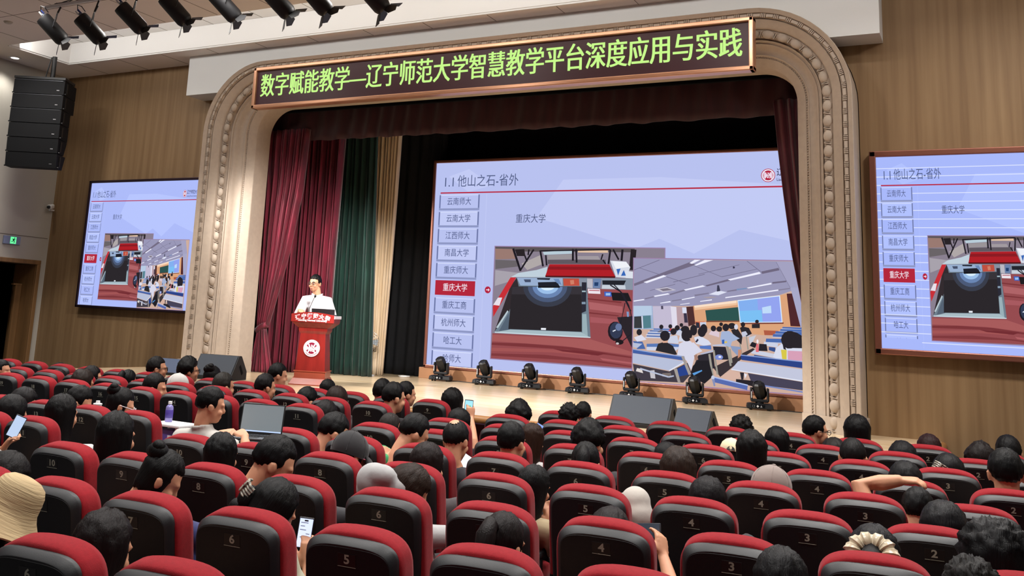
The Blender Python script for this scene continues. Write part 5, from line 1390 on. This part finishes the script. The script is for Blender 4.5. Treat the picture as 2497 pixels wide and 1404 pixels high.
PHONES = {
    'phoneL': ((-6.255, 2.10, .868), (-6.221, 2.12, .96), 'a8bcd8', 'pale blue phone in a raised hand at the left edge', .078),
    'phoneR': ((-3.281, 1.50, .700), (-3.274, 1.50, .76), 'c8d8fa', 'white-cased phone with a bright message screen in the person with the claw clip\'s hand', .072),
    'phoneUp': ((-4.540, 5.70, .962), (-4.536, 5.70, 1.02), '8cc8d8', 'phone held up in front of the stage showing a green picture', .080),
    'phoneSide': ((-1.882, 2.55, .757), (-1.84, 2.55, .762), '3a4450', 'phone held sideways above a seat numbered 4', .074),
    'phoneF': ((-2.705, 3.14, .720), (-2.690, 3.15, .80), 'eef2ff', 'brightly lit phone held upright by the person with beige sleeves', .072),
    'phoneN': ((-3.798, 4.22, .700), (-3.79, 4.26, .74), 'e4ecff', 'bright phone in the lap below the bald spot', .074),
    'phoneX': ((-3.531, 4.97, .918), (-3.52, 5.0, .96), '5a78c8', 'small bright phone beside the auburn hair', .06)}
CAMP = Vector((-.34056, -2.5811, 1.76517))
def phone(key):
    c, top, col, label, wd = PHONES[key]; c = Vector(c)
    z = (Vector(top) - c).normalized(); n = (CAMP - c); 
    if key == 'phoneF': n = Vector((-.85, -.5, .1))
    n = (n - z * n.dot(z)).normalized(); x = z.cross(n).normalized()
    if key == 'phoneSide': n = Vector((-.2, -1, .25)).normalized(); z = (z - n * z.dot(n)).normalized(); x = z.cross(n)
    R = Matrix((x, n * -1, z)).transposed()
    t = thing('mobile_phone', label, 'phone', c); t.rotation_euler = R.to_euler()
    h = wd * 2.05
    mb = MB().use(mat('phone_case', 'd8d4d0' if key in ('phoneR', 'phoneF') else '2a2c32', .4)); mb.box((0, 0, 0), (wd, .010, h), bevel=.004); mb.build('case', t)
    mb = MB().use(mat('screen_' + key, col, .3, emit=col, strength=1.0 if key != 'phoneSide' else .25)); mb.box((0, -.0053, 0), (wd * .90, .0012, h * .92)); mb.build('screen', t, smooth=False)
    if key == 'phoneUp': mb = MB().use(mat('green_code', '3cb060', .4, emit='3cb464', strength=.9)); mb.box((0, -.0062, .008), (wd * .5, .0008, wd * .55)); mb.build('screen_picture', t, smooth=False)
    if key == 'phoneR':
        mb = MB().use(BLACKM); mb.box((0, -.0062, h * .40), (wd * .26, .0008, .007)); mb.use(mat('phone_text', '7c88a8', .5))
        for i, (zz, ww, xx) in enumerate(((.33, .5, -.1), (.22, .3, -.2), (.10, .42, -.15), (-.02, .25, .2), (-.14, .4, -.1), (-.26, .3, .15))): mb.box((wd * xx, -.0062, h * zz), (wd * ww, .0008, .003))
        mb.build('screen_picture', t, smooth=False)
    return t

# arms that leave the lap: elbow, wrist, pointing direction, back of hand, sleeve share
ARMS = {
    'phoneL': ((-6.45, 2.02, .50), (-6.345, 2.09, .715), (.55, .1, .8), (-.6, -.5, .5), 1.0),
    'phoneR': ((-3.16, 1.38, .42), (-3.236, 1.49, .57), (-.15, .1, 1), (.7, -.6, 0), .72),
    'phoneUp': ((-4.40, 5.55, .70), (-4.512, 5.70, .885), (-.1, .05, 1), (.7, -.5, 0), .2),
    'phoneSide': ((-1.64, 2.26, .48), (-1.775, 2.46, .672), (-.25, .4, .85), (.9, -.3, .1), .15),
    'phoneF': ((-2.54, 2.98, .44), (-2.625, 3.12, .61), (-.45, .1, .8), (.8, -.5, .1), .85),
    'armup': ((-1.045, 4.22, .895), (-.815, 4.29, .945), (1, -.1, .1), (0, -.2, 1), 0),
}
TAKEN = set()
def person(row, idx):
    b, r, hx, ry, ztop, k, style, yaw, pitch, hc, sc, label, extra = row
    ry = row_y(b, r, hx)
    if b == 'M':
        n = round((OFF[r] - hx) / .56); n = min(max(n, MAINROWS[r][0]), MAINROWS[r][1]); sxs = -n * .56 + OFF[r]
    else:
        cnt, xx0, sp_ = LEFTROWS[r]; sxs = xx0 - min(max(round((xx0 - hx) / sp_), 0), cnt - 1) * sp_
    if label.startswith('person in a green T-shirt'): sxs = -9 * .56 + OFF[r]
    if label.startswith('person with large close-cropped'): sxs = -7 * .56 + OFF[r]
    if (b, r, round(sxs, 2)) in TAKEN or abs(sxs - hx) > .45: print('SEATCLASH', idx, label, round(sxs - hx, 2))
    sx_ = sxs if abs(sxs - hx) < .45 and (b, r, round(sxs, 2)) not in TAKEN else hx
    TAKEN.add((b, r, round(sxs, 2)))
    ry0 = row_y(b, r, sx_)
    O = Vector((sx_, ry0 + .16, FLOOR))
    root = thing('person', label, 'person', O, 0)
    dy = .30 if pitch < 20 else .36
    if style == 'drape': dy = .30
    low = {'phoneUp': 0}.get(extra, 0)
    kc = min(k, 1.2)
    Hc = Vector((hx, ry + dy, ztop - (.128 if style not in ('cap', 'hat') else .135) * k)) - O
    if style == 'drape': Hc += Vector((.02, .16, -.16))
    if style == 'bun': Hc.z -= .0
    M = Matrix.Translation(Hc) @ Matrix.Rotation(math.radians(yaw), 4, 'Z') @ Matrix.Rotation(math.radians(-pitch), 4, 'X')
    hip = Vector((0, .18, .57)); 
    N = M @ Vector((0, -.045 * k, -.095 * k)) + Vector((0, -.055, -.07))       # neck base
    N.y = min(max(N.y, .12), .26)
    lean = (N - hip)
    fine = bool(extra in ARMS or extra == 'polo')
    # ---- skin: head, neck, torso, arms and hands in one surface
    mb = MB().use(SKIN)
    head_skin(mb, M, k, HAIR[style][3] < .05 or style == 'hat' or style == 'cap')
    mb.tube([M @ Vector((0, -.02 * k, -.03 * k)), (M @ Vector((0, -.035 * k, -.10 * k))) * .6 + N * .4, N, N - Vector((0, 0, .08))], [.058 * k, .055 * k, .062 * k, .09 * k], 14)
    tw = 1.0 * kc
    mb.tube([hip - Vector((0, 0, .02)), hip + lean * .3, hip + lean * .65, N - Vector((0, .0, .06)), N - Vector((0, 0, .02))], [(.15, .09), (.135, .085), (.16 * tw, .09), (.15 * tw, .07), (.07, .06)], 16)
    sleeves = []
    for s in (-1, 1):
        sh = N + Vector((s * .165 * tw, -.005, -.075))
        el, wr, dr, bk, cov = Vector((s * .195, .26, max(.76, sh.z - .24))), Vector((s * .10, .42, .68)), Vector((-s * .5, 1, 0)), Vector((0, 0, 1)), .55
        if extra in ARMS and ((s == 1) if extra not in ('armup',) else (s == -1)):
            e_, w_, dr, bk, cov = ARMS[extra]; el, wr = Vector(e_) - O, Vector(w_) - O
            dr, bk = Vector(dr), Vector(bk)
        if extra == 'phoneF' and s == -1: wr = Vector((-2.66, 3.16, .70)) - O; el = Vector((-2.60, 3.10, .50)) - O
        if extra == 'polo':
            sh = N + Vector((s * .185, -.02, -.085))
            el, wr, dr, bk, cov = ((Vector((-4.86, 2.92, .78)) - O, Vector((-4.965, 3.02, .868)) - O, Vector((-.9, .25, .25)), Vector((0, -.4, 1)), .30) if s == 1 else (Vector((-5.36, 2.98, .72)) - O, Vector((-5.22, 3.06, .86)) - O, Vector((.9, .15, .2)), Vector((0, -.3, 1)), .30))
        af = 1.3 if extra == 'armup' and s == -1 else 1.0
        mb.tube([N - Vector((0, 0, .07)), sh, sh + (el - sh) * .5, el, el + (wr - el) * .5, wr], [.06, .058 * af, .048 * af, .043 * af, .038 * af, .026 * af], 12)
        hand(mb, wr, dr, bk, 1.0, .55 if extra in ARMS else .8)
        sleeves.append((sh, el, wr, cov))
    body = remeshed(mb, 'body', .0075 if fine else .0115, SKIN, 3, root)
    # ---- shirt
    sb = MB().use(clothmat(sc))
    sb.tube([hip - Vector((0, 0, .035)), hip + lean * .3, hip + lean * .65, N - Vector((0, .0, .055)), N - Vector((0, 0, .005))], [(.165, .105), (.15, .10), (.175 * tw, .105), (.165 * tw, .085), (.075 * kc, .07)], 18)
    for sh, el, wr, cov in sleeves:
        pts = [N - Vector((0, 0, .07)), sh]; rad = [.075, .072]
        if cov <= .45:
            q = max(.12, cov / .45 if cov else .12); pts += [sh + (el - sh) * q * .98]; rad += [.062]
        else:
            q = (cov - .45) / .55; pts += [sh + (el - sh) * .5, el, el + (wr - el) * max(.05, q * .95)]; rad += [.062, .056, .046]
        sb.tube(pts, rad, 12)
    if extra == 'hood':
        for c, rr in (((-.15, -.10, .055), (.11, .085, .095)), ((-.10, -.12, .09), (.09, .07, .06)), ((-.17, -.08, .01), (.10, .08, .10)), ((-.06, -.05, .03), (.13, .09, .07))): sb.ball(Hc + Vector(c), rr, None, 16, 12)
    if extra == 'polo': sb.tube([N + Vector((0.07 * math.cos(2 * PI * i / 16), .065 * math.sin(2 * PI * i / 16) - .01, .012 + .012 * math.cos(2 * PI * i / 16))) for i in range(17)], .014, 8)
    if style == 'drape':
        P0 = Vector((hx, ry + .16, ztop)) - O
        for c, rr in (((.0, .10, -.085), (.085, .10, .085)), ((.02, .08, -.16), (.09, .11, .10)), ((-.02, .14, -.10), (.07, .09, .07))): sb.ball(P0 + Vector(c), rr, None, 16, 12)
    remeshed(sb, 'shirt', .014, clothmat(sc), 3, root)
    # ---- trousers
    tb = MB().use(clothmat('24262e')); kn = .50 if r < 8 or b == 'L' else .36
    for s in (-1, 1): tb.tube([hip + Vector((s * .08, -.04, .0)), hip + Vector((s * .09, .10, .01)), (s * .10, kn - .04, .56), (s * .10, kn, .48), (s * .10, kn - .02, .08)], [.07, .078, .06, .058, .045], 12)
    tb.build('trousers', root)
    sb = MB().use(BLACKP)
    for s in (-1, 1): sb.ball((s * .10, kn + .03, .04), (.045, .12, .04), None, 12, 8)
    sb.build('shoes', root)
    # ---- hair and head wear
    HMx = M @ Matrix.Scale(k, 4)
    hb = MB().use(hairmat(hc if style not in ('cap', 'drape') else '181618'))
    hair_bits(hb, style, idx)
    if style == 'bald':
        pass
    h = hb.build('hair', root, ang=180); h.matrix_local = HMx
    if style == 'bald':
        q = MB().use(mat('scalp', 'b08868', .5)); q.ball((0, -.012, .02), (.0835, .1015, .1125), None, 64, 48); kill = [f for f in q.bm.faces if (f.calc_center_median() - Vector((0, -.062, .108))).length > .030 + .008 * noise.noise(f.calc_center_median() * 60)]; bmesh.ops.delete(q.bm, geom=kill, context='FACES'); o = q.build('bald_spot', root); o.matrix_local = HMx; o['label'] = 'pale bald spot on the crown'
    if style == 'cap': cap_part(root, M, k, hc, extra)
    if style == 'hat': straw_hat(root, M, k)
    if style == 'clip':
        cb = MB().use(mat('claw_clip', '26231f', .3, nscale=70, namt=0, col2='b8b4a4'))
        Mc_ = Matrix.Translation((-.045, -.145, .02)) @ Matrix.Rotation(.5, 4, 'Y')
        cb.box((0, 0, 0), (.014, .024, .055), bevel=.005)
        for i in range(5): cb.tube([(-.004, 0, -.024 + .012 * i), (-.024, .004, -.024 + .012 * i), (-.036, .022, -.024 + .012 * i)], .0055, 6); cb.tube([(.004, 0, -.024 + .012 * i), (.024, .004, -.024 + .012 * i), (.036, .022, -.024 + .012 * i)], .0055, 6)
        cb.move(Mc_); cb.build('claw_clip', root).matrix_local = HMx
    if style == 'scrunchie':
        cb = MB().use(mat('satin_cream', 'bcae92', .3, sheen=.3, bump=.3, bscale=30)); n = 60; rings = []
        for i in range(n):
            a = -PI * .36 + PI * 1.72 * i / (n - 1); R0 = .050; rr = .024 + .004 * math.sin(a * 11) + .003 * math.sin(a * 23)
            c = Vector((R0 * math.cos(a) * 1.25, 0, R0 * math.sin(a))); rad = Vector((math.cos(a), 0, math.sin(a)))
            rings.append([c + rad * (rr * 1.15 * math.cos(2 * PI * j / 10)) + Vector((0, .8 * rr * math.sin(2 * PI * j / 10), 0)) for j in range(10)])
        cb.loft(rings); cb.move(Matrix.Translation((0, -.118, .020)) @ Matrix.Rotation(-.35, 4, 'X')); cb.build('scrunchie', root).matrix_local = HMx
    if extra.startswith('glasses'): glasses(root, M, k, {'glasses': GLASS, 'glassesw': GLASSW, 'glassesp': GLASSP}[extra])
    if extra in PHONES: phone(extra)
    if extra == 'hood': pass
    return root
for i, row in enumerate(PEOPLE): person(row, i)
phone('phoneN'); phone('phoneX')

# ------------------------------------------------------------------ the speaker at the lectern
def speaker_man():
    k = 1.12
    base = Vector((-9.50, 10.02, STAGE))
    root = thing('person', 'standing man in a white short-sleeved shirt and glasses speaking at the lectern', 'person', base, 0)
    Hc = Vector((-.055, -.02, 2.36 - STAGE - .125 * k))
    M = Matrix.Translation(Hc) @ Matrix.Rotation(math.radians(180 + 2), 4, 'Z') @ Matrix.Rotation(math.radians(-6), 4, 'X')
    N = Vector((-.03, .02, Hc.z - .185)); hip = Vector((0, .10, .82)); Rz = math.radians(28)
    sx = Vector((math.cos(Rz), math.sin(Rz), 0)); fy = Vector((math.sin(Rz), -math.cos(Rz), 0))    # his right-left axis and front
    mb = MB().use(SKIN); head_skin(mb, M, k)
    mb.tube([M @ Vector((0, -.02, -.03)), N, N - Vector((0, 0, .08))], [.062, .066, .09], 14)
    lean = N - hip
    mb.tube([hip, hip + lean * .35, hip + lean * .7, N - Vector((0, 0, .07)), N - Vector((0, 0, .02))], [(.15, .10), (.145, .10), (.175, .11), (.16, .08), (.07, .06)], 16)
    arms = []
    for s in (-1, 1):
        sh = N + sx * (s * .185) + Vector((0, 0, -.085)); el = sh + sx * (s * .10) + Vector((0, 0, -.29)) + fy * .05; wr = el + fy * .22 - sx * (s * .07) + Vector((0, 0, -.0))
        wr.z = max(wr.z, 1.10); mb.tube([N - Vector((0, 0, .07)), sh, (sh + el) / 2, el, (el + wr) / 2, wr], [.06, .060, .050, .043, .038, .028], 12)
        hand(mb, wr, fy - sx * s * .3, Vector((0, 0, 1)), 1.05, .35); arms.append((sh, el))
    for s in (-1, 1): mb.tube([hip + sx * s * .08, hip + sx * s * .09 - Vector((0, 0, .4)), hip + sx * s * .09 - Vector((0, 0, .74))], [.075, .05, .04], 10)
    remeshed(mb, 'body', .007, SKIN, 3, root)
    sm = mat('shirt_white', 'c4c4c8', .8, bump=.4, bscale=14)
    sb = MB().use(sm)
    sb.tube([hip - Vector((0, 0, .06)), hip + lean * .35, hip + lean * .7, N - Vector((0, 0, .06)), N - Vector((0, 0, -.004))], [(.175, .12), (.17, .12), (.20, .13), (.185, .10), (.078, .072)], 18)
    for sh, el in arms: sb.tube([N - Vector((0, 0, .06)), sh, (sh + el) / 2, sh + (el - sh) * .86], [.08, .082, .078, .080], 14)
    remeshed(sb, 'shirt', .011, sm, 3, root)
    cb = MB().use(sm)
    for s in (-1, 1): cb.loft([[N + sx * (s * .005) + fy * .078 + Vector((0, 0, -.05)), N + sx * (s * .075) + fy * .07 + Vector((0, 0, -.045)), N + sx * (s * .082) + fy * .0 + Vector((0, 0, .035)), N + sx * (s * .03) + fy * .075 + Vector((0, 0, .01))], [N + sx * (s * .005) + fy * .088 + Vector((0, 0, -.05)), N + sx * (s * .08) + fy * .082 + Vector((0, 0, -.045)), N + sx * (s * .090) + fy * .0 + Vector((0, 0, .035)), N + sx * (s * .03) + fy * .085 + Vector((0, 0, .01))]])
    cb.build('collar', root, smooth=False)
    tb = MB().use(clothmat('24262e')); 
    for s in (-1, 1): tb.tube([hip + sx * s * .075, hip + sx * s * .085 - Vector((0, 0, .38)), hip + sx * s * .085 - Vector((0, 0, .78))], [.10, .075, .065], 12)
    tb.build('trousers', root)
    q = MB().use(BLACKP)
    for s in (-1, 1): q.ball(hip + sx * s * .085 + fy * .05 - Vector((0, 0, .785)), (.05, .12, .04), None, 12, 8)
    q.build('shoes', root)
    HMx = M @ Matrix.Scale(k, 4)
    hb = MB().use(hairmat('141214')); hair_bits(hb, 'short', 77); h = hb.build('hair', root, ang=180); h.matrix_local = HMx
    eb = MB().use(mat('eye_white', 'e0dcd8', .3))
    for s in (-1, 1): eb.ball((s * .032, .088, .006), (.013, .007, .007), None, 12, 8)
    eb.use(mat('iris', '1a1210', .2))
    for s in (-1, 1): eb.ball((s * .032, .0935, .006), (.006, .004, .006), None, 10, 8)
    eb.build('eyes', root).matrix_local = HMx
    bb = MB().use(hairmat('141214'))
    for s in (-1, 1): bb.tube([(s * .014, .0965, .025), (s * .034, .0955, .031), (s * .054, .086, .026)], [.003, .004, .0025], 6)
    bb.build('eyebrows', root).matrix_local = HMx
    lb = MB().use(mat('lips', '9a5248', .5)); lb.ball((0, .0965, -.058), (.020, .005, .004), None, 12, 6); lb.ball((0, .0965, -.068), (.017, .005, .005), None, 12, 6); lb.build('lips', root).matrix_local = HMx
    glasses(root, M, k, mat('spectacle_thin', '5a4c44', .3, .5))
speaker_man()

# ------------------------------------------------------------------ things among the seats
lp = thing('laptop', 'open laptop with a dim grey screen in front of the white polo shirt', 'laptop', (-4.945, 3.11, .848), math.radians(20))
mb = MB().use(mat('laptop_grey', '5c6066', .4, .4)); mb.box((0, 0, .009), (.33, .23, .016), bevel=.005); mb.build('keyboard_base', lp, smooth=False)
mb = MB().use(mat('laptop_keys', '17181b', .6)); 
for i in range(12):
    for j in range(4): mb.box((-.138 + i * .025, .055 - j * .024, .0185), (.020, .018, .004))
mb.box((0, -.07, .0175), (.10, .06, .002)); mb.build('keys', lp, smooth=False)
mb = MB().use(BLACKP); T_ = Matrix.Rotation(-.22, 3, 'X'); mb.box(Vector((0, .115, .018)) + T_ @ Vector((0, 0, .108)), (.33, .008, .216), T_, bevel=.003); mb.build('lid', lp, smooth=False)
mb = MB().use(mat('laptop_screen', '7c868c', .25, emit='5a6468', strength=.45)); mb.box(Vector((0, .115, .018)) + T_ @ Vector((0, -.0048, .112)), (.312, .001, .192), T_); mb.use(mat('taskbar', 'a8c0e8', .3, emit='a8c0e8', strength=.7)); mb.box(Vector((0, .115, .018)) + T_ @ Vector((0, -.0055, .020)), (.312, .001, .008), T_); mb.build('screen', lp, smooth=False)
wt = thing('writing_tablet', 'small dark fold-out writing tablet that carries the laptop', 'table', (-4.945, 3.09, FLOOR))
mb = MB().use(BLACKP); mb.box((0, 0, .955), (.34, .24, .022), Matrix.Rotation(math.radians(20), 3, 'Z'), bevel=.008); mb.build('tablet_top', wt)
mb = MB().use(BLACKM); mb.cyl((-.17, .10, 0), (-.17, .10, .95), .018, n=12); mb.box((-.17, .10, .012), (.14, .14, .024), bevel=.006); mb.box((-.12, .06, .94), (.14, .10, .02)); mb.build('leg', wt)
st = thing('side_table', 'small white-topped table in the aisle under the water bottle', 'table', (-6.62, 4.02, FLOOR))
mb = MB().use(WHITE); mb.box((0.02, 0, .846), (.36, .26, .024), bevel=.006); mb.build('table_top', st)
for sx in (-1, 1):
    for sy in (-1, 1): mb = MB().use(WHITE); mb.box((.02 + sx * .14, sy * .10, .417), (.03, .03, .834)); mb.build('leg', st, smooth=False)
mb = MB().use(WHITE); mb.box((.02, 0, .64), (.28, .22, .015)); mb.build('shelf', st, smooth=False)
bx = thing('drink_carton', 'purple carton on the shelf under the white table top', 'box', (-6.56, 4.02, FLOOR + .648))
mb = MB().use(mat('carton_purple', '5a4a9c', .5)); mb.box((0, 0, .08), (.22, .18, .16), bevel=.004); mb.build('box', bx, smooth=False)
mb = MB().use(WHITE); mb.box((.03, -.0912, .09), (.10, .002, .05)); mb.box((.1112, 0, .09), (.002, .10, .05)); mb.build('paper_label', bx, smooth=False)
bt = thing('water_bottle', 'clear purple-capped drink bottle standing in the left aisle', 'bottle', (-6.69, 4.04, FLOOR + .858))
mb = MB().use(mat('bottle_body', '8c86c4', .12, nscale=12, namt=.3)); mb.lathe([(.0005, 0), (.030, 0), (.034, .008), (.034, .12), (.030, .135), (.014, .150), (.014, .156), (.0005, .156)], n=20); mb.build('body', bt)
mb = MB().use(mat('bottle_label', '4a3c90', .4)); mb.lathe([(.0345, .035), (.0352, .036), (.0352, .105), (.0345, .106)], n=20); mb.build('paper_label', bt)
mb = MB().use(WHITE); mb.lathe([(.0005, .154), (.017, .154), (.017, .178), (.0005, .180)], n=16); mb.build('cap', bt)
cu = thing('cup', 'white lidded cup just visible behind a seat in the left block', 'cup', (-7.56, 4.0, .662))
mb = MB().use(WHITE); mb.lathe([(.0005, 0), (.028, 0), (.038, .15), (.0005, .15)], n=20); mb.build('body', cu)
mb = MB().use(WHITE); mb.lathe([(.0005, .15), (.041, .15), (.041, .160), (.02, .165), (.018, .185), (.0005, .187)], n=20); mb.build('lid', cu)
ct = thing('writing_tablet', 'small dark writing tablet under the white lidded cup', 'table', (-7.56, 4.0, FLOOR))
mb = MB().use(BLACKP); mb.box((0, .03, .770), (.26, .22, .022), bevel=.008); mb.build('tablet_top', ct)
mb = MB().use(BLACKM); mb.cyl((0, .08, 0), (0, .08, .765), .018, n=12); mb.build('leg', ct)
